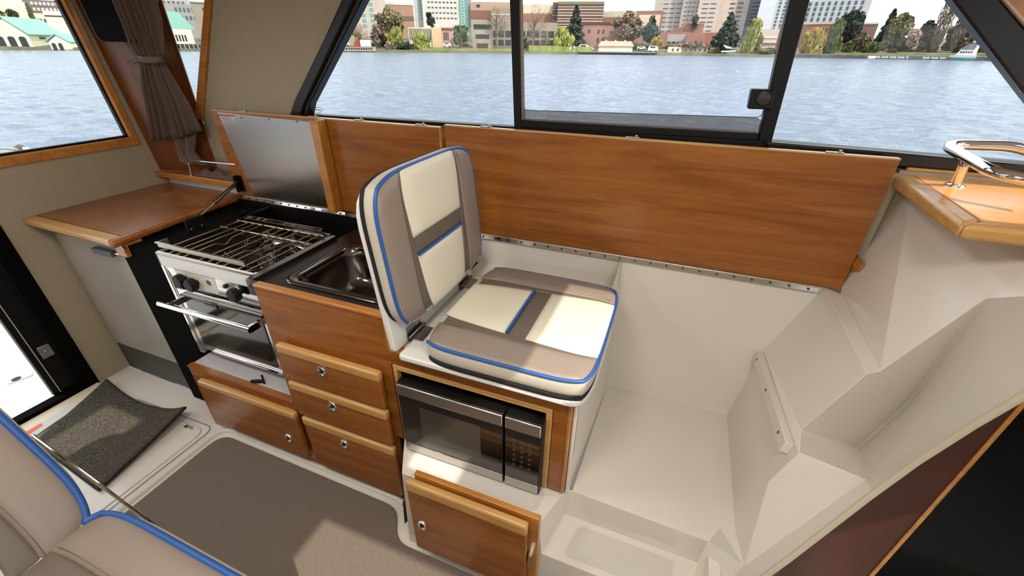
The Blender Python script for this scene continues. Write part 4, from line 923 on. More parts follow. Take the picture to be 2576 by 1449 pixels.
# black screen on the brown panel
sp2 = [VY(171, -60, 1.385), VY(201, 0, 1.385), VY(245, 92, 1.385), VY(261, 105, 1.385), VY(345, 106, 1.385), VY(345, -60, 1.385)]
t = thing('dark_screen', 'black rounded screen panel on the brown wood behind the curtain top', 'screen', sum(sp2)/6)
g = G().prism(rnd_poly(sp2, [.005, .01, .02, .02, .005, .005]), (0, .02, 0)); obj('screen_panel', g, M['matblack'], t, bevel=.002)
g = G().tube([VY(169, -60, 1.3845), VY(199, 0, 1.3845), VY(243, 92, 1.3845), VY(258, 105, 1.3845)], .0015, 6); obj('screen_edge', g, M['greyp'], t)

# ================================================================ COCKPIT AFT OF THE DOOR
g = G().box(-5.2, XS-.06, -1.3, 1.45, -.09, -.035); struct('floor_cockpit', g, M['gel'])
g = G().box(-5.2, XS-.06, 1.45, 1.53, -.09, .46).box(-5.2, XS-.06, -1.4, -1.3, -.09, .46).box(-5.28, -5.2, -1.4, 1.53, -.09, .44); struct('wall_cockpit', g, M['gel'], bevel=.02)
zk = -.034
t = thing('deck_hatch', 'white hatch lid in the cockpit deck outside the door with oval flush latches', 'hatch', VZ(30, 920, zk))
A1, A2_, A3_ = VZ(79, 869, zk), VZ(172, 983, zk), VZ(-60, 808, zk)
g = G(); g.tube([A3_, A1, A2_, VZ(215, 1040, zk)], .004, 6); 
g2 = G().prism([A3_, A1, A2_, VZ(120, 1100, zk), VZ(-140, 1100, zk), VZ(-200, 900, zk)], (0, 0, .004)); obj('hatch_board', g2, M['gel'], t)
obj('seam', g, mat('violet_grey_seam', (146, 136, 140), rough=.7), t)
for q, s_ in (((50, 952), 1.0), ((4, 783), 1.0)):
    c = VZ(q[0], q[1], zk+.004); dx = VZ(q[0]+22, q[1]-8, zk+.004)-c; dx /= np.linalg.norm(dx); dy = np.cross((0, 0, 1), dx)
    g = G().prism(rnd_poly([c-dx*.05-dy*.022, c+dx*.05-dy*.022, c+dx*.05+dy*.022, c-dx*.05+dy*.022], .016), (0, 0, .004)); lt = obj('flush_latch', g, mat('white_plastic_latch', (226, 224, 230), rough=.4), t, bevel=.001)
    g = G().lathe([(.019, 0), (.019, .002), (.015, .0025)], c-dx*.012+(0, 0, .004), (0, 0, 1), 20); obj('finger_hole', g, M['blackp'], lt)
t = thing('stern_rail_cap', 'dark rubber covered rail end just outside the stern window at far left', 'rail', VX(60, 385, -3.7))
xr = -3.7; e_ = [VX(62, 420, xr), VX(52, 378, xr), VX(58, 374, xr-.05)]
g = G().tube(smooth_path([VX(72, 404, xr), VX(50, 380, xr), VX(52, 374, xr-.08)], .03), [.030]*8+[.022]*1 if False else .026, 12); obj('rubber_cap', g, mat('weathered_grey_rubber', (70, 68, 66), rough=.6), t)
g = G().tube(smooth_path([VX(60, 377, xr+.02), VX(70, 378, xr+.02), VX(92, 396, xr+.02), VX(110, 420, xr+.02)], .04), .018, 12); obj('white_tube', g, M['white'], t)
g = G().tube([VX(44, 377, xr), VX(20, 374, xr), VX(-40, 372, xr)], .008, 8); obj('thin_stay', g, M['steel'], t)

g = G().tube([VY(800+13*math.cos(a), 276+6*math.sin(a), YS+.018) for a in np.linspace(0, 2*math.pi, 20)[:-1]], .0008, 4, closed=True).tube([VY(793, 276, YS+.018), VY(807, 276.6, YS+.018)], .0012, 4)
for k in range(3): g.tube([VY(794, 285+3*k, YS+.018), VY(806, 285.5+3*k, YS+.018)], .0005, 4)
obj('glass_mark', g, M['greyp'], w3)
# ================================================================ LAKE AND FAR SHORE
WZ = -.55
wm = bpy.data.materials.new('lake_water'); wm.use_nodes = True; n = wm.node_tree; b = n.nodes['Principled BSDF']
b.inputs['Base Color'].default_value = lin((104, 122, 144)); b.inputs['Roughness'].default_value = .2; b.inputs['IOR'].default_value = 1.33; b.inputs['Specular IOR Level'].default_value = .7
t_ = n.nodes.new('ShaderNodeTexCoord'); ma = n.nodes.new('ShaderNodeMapping'); ma.inputs['Rotation'].default_value = (0, 0, math.radians(20)); ma.inputs['Scale'].default_value = (.55, 1.5, 1)
n.links.new(t_.outputs['Object'], ma.inputs[0])
n1 = n.nodes.new('ShaderNodeTexNoise'); n1.inputs['Scale'].default_value = 1.5; n1.inputs['Detail'].default_value = 5; n1.inputs['Roughness'].default_value = .62; n1.inputs['Distortion'].default_value = .4
n2 = n.nodes.new('ShaderNodeTexNoise'); n2.inputs['Scale'].default_value = .16; n2.inputs['Detail'].default_value = 4
n.links.new(ma.outputs[0], n1.inputs[0]); n.links.new(ma.outputs[0], n2.inputs[0])
ad = n.nodes.new('ShaderNodeMath'); ad.operation = 'MULTIPLY_ADD'; ad.inputs[1].default_value = 1.6; n.links.new(n2.outputs[0], ad.inputs[0]); n.links.new(n1.outputs[0], ad.inputs[2])
bp = n.nodes.new('ShaderNodeBump'); bp.inputs['Strength'].default_value = 1.0; bp.inputs['Distance'].default_value = .5
n.links.new(ad.outputs[0], bp.inputs['Height']); n.links.new(bp.outputs[0], b.inputs['Normal'])
g = G(); rows = []
wr_ = np.random.default_rng(3); KW = []
for k in range(34):
    lam = 10**wr_.uniform(-.35, .42); an = math.radians(20+wr_.normal()*38); KW.append((2*math.pi/lam*math.cos(an), 2*math.pi/lam*math.sin(an), wr_.uniform(0, 6.28), .0052*lam**.8))
angs = np.radians(np.concatenate([np.arange(-180, -100, 10), np.arange(-100, 60, .35), np.arange(60, 181, 10)]))
for r in np.concatenate([[1.8, 3, 4.5], 5.5*1.0145**np.arange(0, 262)]):
    x = r*np.sin(angs); y = r*np.cos(angs); z = np.zeros_like(x)
    for kx, ky, ph, am in KW: z += am*np.sin(kx*x+ky*y+ph)
    z *= min(1, max(0, (r-3)/4)); zz = WZ+z-(.15 if r < 5 else 0); rows.append([(x[i], y[i], zz[i]) for i in range(len(x))])
g.grid(rows); o = obj('lake_water', g, wm, fix=False, angle=180); o['kind'] = 'stuff'; tag(o, 'rippled grey-blue lake water outside all the windows', 'water')
GRASS = mat('bank_grass', (126, 134, 74), rough=.95, var=.25, vscale=.4); EARTH = mat('bank_ground', (92, 92, 68), rough=.95, var=.2, vscale=.3)
SHR = 230
g = G(); rows = []
for r, z in ((SHR+1, WZ-.3), (SHR+2, WZ+.9), (SHR+14, WZ+1.8), (SHR+60, WZ+5), (600, 14), (1500, 30)): rows.append([(r*math.sin(math.radians(a)), r*math.cos(math.radians(a)), z) for a in range(-100, 101, 4)])
g.grid(rows); struct('ground_far_shore', g, EARTH, fix=False)
def gz(r): return WZ+.9+(r-232)*.07 if r > 232 else WZ
def arc_slab(px0, px1, r0, r1, z0, z1, n=12):
    a0 = far(px0, 130, 1); a1 = far(px1, 130, 1); t0 = math.atan2(a0[0], a0[1]); t1 = math.atan2(a1[0], a1[1]); g = G(); rows = []
    for r, z in ((r0, z0), (r0, z1), (r1, z1+.3), (r1, z0)): rows.append([(r*math.sin(t0+(t1-t0)*k/n), r*math.cos(t0+(t1-t0)*k/n), z) for k in range(n+1)])
    rows.append(rows[0]); g.grid(rows); return g
for k, (a, b_, z1, lab) in enumerate(((1060, 1300, WZ+1.7, 'flat mown green lawn on the bank left of the black window mullion'), (1330, 1490, WZ+3.2, 'green grass mound on the bank under the lime willow'), (2100, 2560, WZ+2.0, 'pale green grass strip behind the seawall at right'))):
    o = obj('lawn', arc_slab(a, b_, 233, 252, WZ, z1), GRASS); tag(o, lab, 'lawn')
o = obj('seawall', arc_slab(1960, 2660, 228.5, 231, WZ-.2, WZ+1.15, 24), mat('dark_grey_seawall', (92, 88, 84), rough=.9, var=.2, vscale=.5)); tag(o, 'long low dark grey seawall along the shore at right', 'seawall')
for a, b_, lab in ((2198, 2286, 'white'), (2322, 2380, 'white')):
    n_ = 26 if a < 2250 else 16
    wl = thing('painted_lettering', 'faded white painted lettering on the seawall, '+('left and longer group' if a < 2250 else 'right and shorter group beside the boat'), 'lettering', far((a+b_)/2, 148, 228.2))
    for k in range(n_):
        if k % 6 == 5: continue
        x = a+(b_-a)*k/n_; p = far(x, 145, 228.1); q = far(x+(b_-a)/n_*.7, 145, 228.1); g = G(); h0 = WZ+.35; h1 = WZ+1.0-(k % 3)*.08
        g.prism([(p[0], p[1], h0), (q[0], q[1], h0), (q[0], q[1], h1), (p[0], p[1], h1)], (p[0]*.0004, p[1]*.0004, 0)); obj('letter', g, M['white'], wl)

FM = {}
def hazed(c, s=.74, l=.97):  # mutes far colours, painting distance haze into them
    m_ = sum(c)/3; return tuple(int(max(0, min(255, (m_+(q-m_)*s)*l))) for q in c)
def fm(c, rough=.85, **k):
    if c not in FM: FM[c] = mat('facade_%d_%d_%d' % c, hazed(c), rough=rough, var=.05, vscale=.25, **k)
    return FM[c]
WIN = mat('far_window_glass', (74, 84, 96), rough=.3); WIND = mat('far_window_dark', (42, 44, 50), rough=.3); WINL = mat('far_window_pale', (206, 206, 190), rough=.4); WINT = mat('far_window_teal', (96, 150, 150), rough=.3)
BH = {'c': (196, 186, 172)}
def face_frame(pl, pr, pt, r, base=None):
    a = far(pl, pt, r); b_ = far(pr, pt, r); z1 = (a[2]+b_[2])/2; z0 = gz(r)-1 if base is None else far((pl+pr)/2, base, r)[2]
    a = np.array((a[0], a[1], z0)); b_ = np.array((b_[0], b_[1], z0)); u = b_-a; w = np.linalg.norm(u); u /= w
    out = np.array((u[1], -u[0], 0));                   # towards the boat or away
    if np.dot(out, a) > 0: out = -out
    return a, u, out, w, z1-z0
def bld(name, label, cat, pl, pr, pt, r, c, depth=6, wins=(), bands=(), base=None, group=None, roof=None):
    a, u, out, w, h = face_frame(pl, pr, pt, r, base)
    ctr = a+u*w/2-out*depth/2
    t = thing(name, label, cat, ctr, group)
    up = np.array((0, 0, 1.0))
    g = G().prism([a, a+u*w, a+u*w+up*h, a+up*h], -out*depth); obj('wall', g, c if not isinstance(c, tuple) else fm(c), t)
    for (u0, u1, nx, v0, v1, ny, mm, fx, fy) in wins:
        proto = None
        for i in range(nx):
            for j in range(ny):
                du = (u1-u0)/nx; dv = (v1-v0)/ny; p = a+u*w*(u0+du*(i+.5*(1-fx)))+up*h*(v0+dv*(j+.5*(1-fy)))
                if proto is None:
                    g = G().prism([p, p+u*w*du*fx, p+u*w*du*fx+up*h*dv*fy, p+up*h*dv*fy], out*.12); proto = obj('window', g, mm, t); p00 = p
                else:
                    q = proto.copy(); COL.objects.link(q); q.location = Vector([float(k) for k in p-p00])
    for (v0, v1, mm) in bands:
        g = G().prism([a+up*h*v0, a+u*w+up*h*v0, a+u*w+up*h*v1, a+up*h*v1], out*.25); obj('stripe', g, mm, t)
    if roof:
        g = G().prism([a+up*h-u*.4+out*.4, a+u*(w+.4)+up*h+out*.4, a+u*(w+.4)+up*(h+.5)+out*.4, a-u*.4+up*(h+.5)+out*.4], -out*(depth+.8)); obj('roof', g, roof, t)
    return t
TEAL = mat('teal_metal_roof', (128, 176, 162), rough=.6); CREAM = fm((236, 226, 184)); CONC = fm((160, 148, 128)); BRICK = fm((146, 96, 78)); PINK = fm((196, 168, 152)); GREYT = fm((172, 166, 160))
# ---- shore seen through the stern window
def gable(label, A, B, C, wall_y, ridge_h, mw, mr, bays=3, holes=()):
    """A-B gable end, B-C long side (pixel x, radius)"""
    a, b_, c = [far(q[0], 118, q[1]) for q in (A, B, C)]; z0 = WZ+.2; zt = far(B[0], wall_y, B[1])[2]
    a, b_, c = [np.array((p[0], p[1], z0)) for p in (a, b_, c)]; d = a+(c-b_); up = np.array((0, 0, 1.0)); h = zt-z0
    t = thing('boathouse', label, 'boathouse', (a+c)/2)
    g = G(); g.add([a, b_, c, d, a+up*h, b_+up*h, c+up*h, d+up*h, (a+b_)/2+up*(h+ridge_h), (c+d)/2+up*(h+ridge_h)], [(0, 1, 5, 8, 4), (1, 2, 6, 5), (2, 3, 7, 9, 6), (3, 0, 4, 7), (3, 2, 1, 0), (4, 8, 9, 7), (5, 6, 9, 8)]); obj('wall', g, mw, t)
    r1, r2 = (a+b_)/2+up*(h+ridge_h+.25), (c+d)/2+up*(h+ridge_h+.25); e = (b_-a)/np.linalg.norm(b_-a)*.6; k = (c-b_)/np.linalg.norm(c-b_)*.6
    g = G(); g.prism([b_+up*(h-.1)+e-k, c+up*(h-.1)+e+k, r2+k, r1-k], (0, 0, .25)); g.prism([a+up*(h-.1)-e-k, r1-k, r2+k, d+up*(h-.1)-e+k], (0, 0, .25)); obj('roof', g, mr, t)
    u = (b_-a); w = np.linalg.norm(u); u /= w; out = np.array((u[1], -u[0], 0)); out = -out if np.dot(out, a) > 0 else out
    for i in range(bays):
        p = a+u*w*(.08+i*.31); g = G().prism(rnd_poly([p, p+u*w*.2, p+u*w*.2+up*h*.86, p+up*h*.86], [.01, .01, 1.2, 1.2]), out*.15); obj('boat_bay', g, WIND, t)
    u2 = (c-b_); w2 = np.linalg.norm(u2); u2 /= w2; o2 = np.array((u2[1], -u2[0], 0)); o2 = -o2 if np.dot(o2, b_) > 0 else o2
    for (x, y, sx, sy) in holes:
        p = b_+u2*w2*x+up*h*y; g = G().prism([p, p+u2*w2*sx, p+u2*w2*sx+up*h*sy, p+up*h*sy], o2*.12); obj('window', g, WIND, t)
    return t
gable('cream boathouse with long teal roof and three arched boat bays at far left', (-6, 236), (84, 233), (168, 250), 87, 4.6, CREAM, TEAL, 3, ((.28, .72, .17, .14), (.8, .72, .12, .12)))
gable('small cream shed with low teal roof nearer the water by the stern window edge', (128, 231), (180, 231.5), (262, 240), 106, 2.0, CREAM, TEAL, 2)
bld('apartment_block', 'purple-brown block with rows of small white windows above the left teal roof', 'building', 55, 210, 2, 330, (120, 100, 104), wins=((.1, .95, 13, .45, .98, 3, WINL, .62, .5),))
bld('terrace_building', 'white building with wide curved dark openings behind the left teal roof', 'building', 48, 172, 34, 300, (216, 208, 182), wins=((.05, .95, 5, .25, .85, 2, WIN, .8, .45),))
bld('white_annex', 'narrow white annex with a dark slit on the roof of the terrace building', 'building', 106, 160, 28, 296, (226, 220, 196), depth=8, bands=((.80, .84, WIND),))
bld('hillside_house', 'small cream house on the hill at the far left edge of the stern window', 'house', 30, 62, 5, 320, (220, 200, 180), depth=8)
bld('hillside_house', 'low white house at the extreme left edge of the stern window', 'house', -12, 20, 3, 318, (214, 212, 182), depth=8)
# ---- shore seen through the small aft side window
gable('cream warehouse with teal roof seen through the small aft window', (330, 236), (380, 236), (494, 238), 70, 5.2, CREAM, TEAL, 0, tuple((.34+.066*i, .42, .04, .3) for i in range(8))+((.17, .30, .035, .1), (.19, .72, .035, .1), (.28, .30, .035, .1)))
bld('concrete_block', 'brown-grey concrete block with dark window bands at right of the small aft window', 'building', 478, 560, 8, 262, (150, 138, 118), wins=((.3, 1, 2, .52, .95, 2, WIND, .9, .45),), roof=fm((140, 176, 150)))
bld('hill_building', 'grey-blue building with small windows above the teal warehouse roof', 'building', 395, 486, 9, 300, (150, 148, 150), wins=((.4, .98, 5, .5, .95, 2, WIN, .5, .5),))
bld('hill_building', 'pale grey building high behind the grey-blue one in the small aft window', 'building', 380, 470, -8, 340, (176, 168, 160), wins=((.1, .9, 6, .7, .95, 1, WIN, .6, .5),))
o = thing('timber_pier', 'dark timber pier on piles below the teal warehouse', 'pier', far(460, 120, 232))
a, u, out, w, h = face_frame(370, 560, 110, 231, 121)
g = G().prism([a+np.array((0, 0, h*.8)), a+u*w+np.array((0, 0, h*.8)), a+u*w+np.array((0, 0, h)), a+np.array((0, 0, h))], -out*4); obj('deck', g, fm((104, 92, 78)), o)
g = G().prism([a-out*1.5, a+u*w-out*1.5, a+u*w-out*1.5+np.array((0, 0, h*.8)), a-out*1.5+np.array((0, 0, h*.8))], -out*1); obj('back_wall', g, fm((70, 60, 52)), o)
for k in range(18): g = G().tube([a+u*w*k/17+out*.1+np.array((0, 0, -.5)), a+u*w*k/17+out*.1+np.array((0, 0, h*.9))], .22, 6); obj('pile', g, fm((150, 138, 112)), o)
# ---- campus shore, left part
bld('hospital_wing', 'pinkish concrete wing with tall window strips at left end of the big window', 'building', 820, 964, -30, 330, (192, 172, 158), wins=((.55, .62, 1, .2, .98, 7, WINT, 1, .6), (.70, .77, 1, .2, .98, 7, WINT, 1, .6)))
bld('brick_hall', 'brown brick hall with pale top between the pinkish wing and the white tower', 'building', 955, 1038, 6, 345, (176, 128, 104), bands=((.5, .62, fm((120, 92, 76))), (.93, 1.0, fm((206, 200, 186)))))
bld('white_tower', 'tall off-white tower with rows of small paired windows', 'building', 1056, 1156, -60, 340, (206, 198, 192), wins=((.12, .9, 8, .30, .98, 8, WIN, .6, .28),))
bld('tower_wing', 'pale grey windowless side wing left of the off-white tower', 'building', 1034, 1058, -60, 346, (186, 184, 184), wins=((.55, 1, 1, .3, .98, 12, WINT, .9, .7),))
bld('glass_stair_tower', 'teal glazed grid stair tower at the right side of the off-white tower', 'building', 1155, 1184, -60, 338, (150, 196, 188), wins=((.05, .3, 1, .2, .98, 16, WINT, .9, .6), (.36, .97, 5, .2, .98, 26, WIN, .62, .55)))
bld('brown_hall', 'broad tan and brown hall right of the teal glazed stair tower', 'building', 1183, 1292, 5, 335, (186, 146, 124), bands=((.56, .78, fm((140, 92, 74))),), wins=((.14, .22, 1, .86, .93, 1, WIND, 1, 1),))
bld('hillside_building', 'grey-brown terraced building between the tan hall and the black mullion', 'building', 1236, 1300, 22, 325, (160, 140, 122), bands=((.8, .84, fm((200, 186, 160))),))
t = bld('lakeside_block', 'blocky concrete building with dark window bands standing on the lawn', 'building', 1187, 1240, 52, 248, (164, 150, 130), depth=10, wins=((.08, .92, 1, .70, .87, 1, WIND, 1, 1), (.16, .82, 1, .37, .52, 1, WIND, 1, 1), (.2, .75, 1, .0, .2, 1, fm((84, 72, 62)), 1, 1)), base=123)
bld('long_concrete_building', 'long low concrete building with dark openings behind the bare trees', 'building', 1228, 1402, 56, 262, (152, 140, 118), wins=((.03, .97, 9, .44, .68, 1, WIND, .78, 1), (.03, .97, 9, .12, .34, 1, WIND, .78, 1)))
bld('slatted_pavilion', 'white slatted pavilion behind the small willow', 'building', 1026, 1085, 69, 250, (214, 206, 186), depth=8, wins=((.03, .97, 14, .38, .95, 1, WIND, .45, 1),), base=121)
bld('orange_building', 'low pale orange building right of the white slatted pavilion', 'building', 1085, 1110, 70, 249, (222, 180, 134), depth=9, base=121)
bld('pink_house', 'pink and brick house with tall windows right of the pale orange building', 'house', 1108, 1139, 70, 250, (206, 150, 134), depth=9, wins=((.2, .65, 3, .40, .78, 1, WIND, .6, 1), (.2, .65, 3, .18, .32, 1, WIND, .6, 1)), bands=((.88, 1, fm((140, 70, 60))),), base=121)
p = far(1075, 70, 256); q = far(1085, 70, 256); r_ = np.linalg.norm(q-p); top = far(1075, 57, 256)[2]
g = G().lathe([(r_, 0), (r_, top-p[2]-.6), (0.05, top-p[2])], p-np.array((0, 0, 1)), (0, 0, 1), 20); o = obj('water_tank', g, fm((222, 196, 134))); tag(o, 'round cream tank on the roof behind the slatted pavilion', 'tank')
# middle part
bld('striped_hospital', 'dark brick hospital block with white floor stripes', 'building', 1404, 1521, 4, 330, (112, 76, 66), bands=((.93, 1.0, fm((120, 116, 104))),)+tuple((.86-.145*k, .875-.145*k, fm((206, 190, 168))) for k in range(5))+tuple((.79-.145*k, .82-.145*k, fm((176, 168, 152))) for k in range(4)))
bld('hospital_side_wing', 'narrow side of the striped hospital block, shade painted in darker colours', 'building', 1391, 1405, 6, 333, (96, 72, 66), bands=tuple((.80-.145*k, .82-.145*k, fm((150, 136, 126))) for k in range(4)))  # side shade painted as darker brick and stripe colours
bld('yellow_tower', 'pale yellow tower top rising behind the striped hospital block', 'building', 1394, 1500, -30, 360, (222, 208, 166))
bld('beige_hall', 'beige topped brick hall left of the striped hospital', 'building', 1305, 1392, 11, 340, (206, 188, 152), bands=((.45, .75, fm((160, 104, 84))),), wins=((.05, .95, 9, .78, .84, 1, WINL, .5, 1),))
bld('rooftop_range', 'long pale roof range between striped hospital and white panel block', 'building', 1515, 1640, 28, 345, (188, 176, 156), bands=((.5, .8, fm((150, 102, 86))),))
bld('brick_castle_hall', 'pinkish brick hall with arched doorway and narrow windows', 'building', 1464, 1602, 56, 256, (168, 118, 98), depth=12, wins=((.13, .17, 1, .62, .74, 1, WIND, 1, 1), (.28, .46, 2, .60, .74, 1, WIND, .35, 1), (.28, .46, 2, .28, .45, 1, WIND, .4, 1), (.05, .15, 1, .05, .24, 1, WIND, 1, 1), (.5, .9, 4, .60, .70, 1, WIND, .3, 1)), bands=((.92, 1, fm((112, 58, 52))),), base=126)
bld('white_panel_block', 'brick framed block with one large pale wall panel', 'building', 1602, 1669, 27, 320, (150, 104, 88), wins=((.12, .93, 1, .5, .88, 1, fm((206, 182, 160)), 1, 1),))
gable2 = bld('white_boat_shed', 'long white shed with tan roof on the timber dock', 'shed', 1506, 1592, 117, 233.5, (200, 200, 186), depth=8, base=130)
a, u, out, w, h = face_frame(1506, 1592, 117, 233.5, 130)
top = far(1550, 105, 236)[2]-a[2]
g = G().prism([a+np.array((0, 0, h))+out*.4-u*.4, a+u*(w+.4)+np.array((0, 0, h))+out*.4, a+u*(w-.8)-out*4+np.array((0, 0, top)), a+u*.8-out*4+np.array((0, 0, top))], (0, 0, .25)); obj('roof', g, fm((188, 146, 112)), gable2)
for k in range(3): g = G().lathe([(.3, 0), (.4, .5), (.1, .9)], a+u*w*(.2+.28*k)-out*4+np.array((0, 0, top-.1)), (0, 0, 1), 10); obj('roof_vent', g, M['white'], gable2)
o = thing('timber_dock', 'dark timber dock on piles in front of the white shed', 'dock', far(1555, 138, 231))
a, u, out, w, h = face_frame(1455, 1652, 130, 230.5, 139)
g = G().prism([a+np.array((0, 0, h*.7)), a+u*w+np.array((0, 0, h*.7)), a+u*w+np.array((0, 0, h)), a+np.array((0, 0, h))], -out*5); obj('deck', g, fm((134, 130, 108)), o)
for k in range(15): g = G().tube([a+u*w*k/14+out*.1+np.array((0, 0, -.6)), a+u*w*k/14+out*.1+np.array((0, 0, h*.9))], .2, 6); obj('pile', g, fm((70, 68, 60)), o)
# medical towers
def tower(label, pl, pr, pt, r, c, **k): return bld('hospital_tower', label, 'building', pl, pr, pt, r, c, **k)
tower('pale concrete tower with rows of slit windows, leftmost of the tall group', 1658, 1732, -60, 322, (176, 166, 158), wins=((.28, .98, 3, .15, .98, 12, WIN, .75, .2),))
tower('grey concrete tower second from the left in the tall group', 1730, 1776, -60, 318, (170, 158, 148), wins=((.1, .75, 3, .2, .98, 12, WIN, .6, .22), (.82, .93, 1, .2, .98, 12, WIND, .8, .2)))
tower('pinkish tower with paired slit windows in the middle of the tall group', 1772, 1828, -60, 314, (196, 176, 162), wins=((.15, .85, 2, .1, .98, 13, WIN, .78, .22),))
tower('smooth pink tower edge with one column of windows', 1828, 1868, -60, 316, (200, 174, 158), wins=((.62, .95, 1, .1, .98, 13, WIN, 1, .38),))
tower('blue-grey curved tower behind the yellow-green willow', 1866, 1902, -60, 322, (158, 152, 148), wins=((.2, .6, 1, .25, .98, 11, fm((96, 100, 92)), 1, .6),))
tower('dark glass tower between the blue-grey and white-blue towers', 1900, 1936, -60, 326, (120, 126, 140), wins=((.3, .95, 1, .2, .98, 14, WIND, 1, .5),))
tower('white-blue tower just left of the thick right mullion', 1930, 1972, -60, 318, (200, 206, 216))
tower('pale blue tower with two columns of windows behind the right mullion', 1968, 2040, -60, 324, (184, 192, 200), wins=((.1, .7, 3, .2, .98, 14, WIN, .4, .62),))
tower('wide pale blue-grey hospital block with many window columns right of the mullion', 2030, 2196, -2, 330, (188, 192, 200), wins=((.03, .92, 9, .25, .97, 6, WIN, .4, .72),))
bld('brick_block', 'orange brick block with flat roof below the tall towers', 'building', 1716, 1772, 59, 290, (168, 110, 80))
bld('brick_block', 'wide red brick block low behind the dark round tree', 'building', 1730, 1808, 82, 270, (166, 102, 78))
bld('brick_block', 'brick block with grey ribbed window band left of the red one', 'building', 1648, 1732, 80, 276, (152, 104, 88), wins=((.4, .98, 1, .30, .85, 1, fm((166, 158, 152)), 1, 1), (.4, .98, 4, .3, .42, 1, WIND, .8, 1)))
bld('brown_brick_block', 'dark brick stump below the first tall tower', 'building', 1694, 1720, 68, 285, (128, 96, 84))
bld('cream_house', 'cream bungalow with dark windows on the shore below the brick blocks', 'house', 1681, 1716, 118, 236, (222, 200, 158), depth=6, wins=((.2, .9, 2, .35, .75, 1, WIND, .3, 1),), base=134)
bld('grey_house', 'long grey bungalow right of the cream bungalow', 'house', 1714, 1782, 119, 237, (186, 176, 150), depth=6, wins=((.1, .98, 5, .35, .75, 1, WIND, .3, 1),), base=134, roof=fm((168, 120, 92)))
bld('pink_terrace', 'pinkish stepped terrace building left of the thick right mullion', 'building', 1906, 1962, 73, 262, (206, 184, 172), bands=((.60, .66, fm((226, 214, 196))), (.40, .44, fm((226, 214, 196))), (.3, .38, fm((130, 110, 100)))))
bld('brown_building', 'dark brown building directly behind the thick right mullion', 'building', 1960, 2036, 62, 268, (134, 96, 84))
bld('red_brick_hall', 'red brick hall with pale roof edge right of the thick mullion', 'building', 2020, 2104, 57, 275, (172, 104, 84), wins=((.6, .98, 3, .68, .82, 1, WIND, .4, 1),), bands=((.94, 1, fm((206, 184, 150))),))
bld('brick_hall', 'brown brick hall with white canopy half hidden by dark trees at right', 'building', 2128, 2212, 57, 272, (150, 104, 88), bands=((.94, 1, fm((206, 206, 190))),), wins=((.25, .6, 2, .7, .92, 1, fm((206, 196, 186)), .4, 1),))
bld('orange_shed', 'small orange brick shed on the bank right of the rounded bushes', 'shed', 2198, 2222, 128, 236, (190, 122, 90), depth=4, base=141)

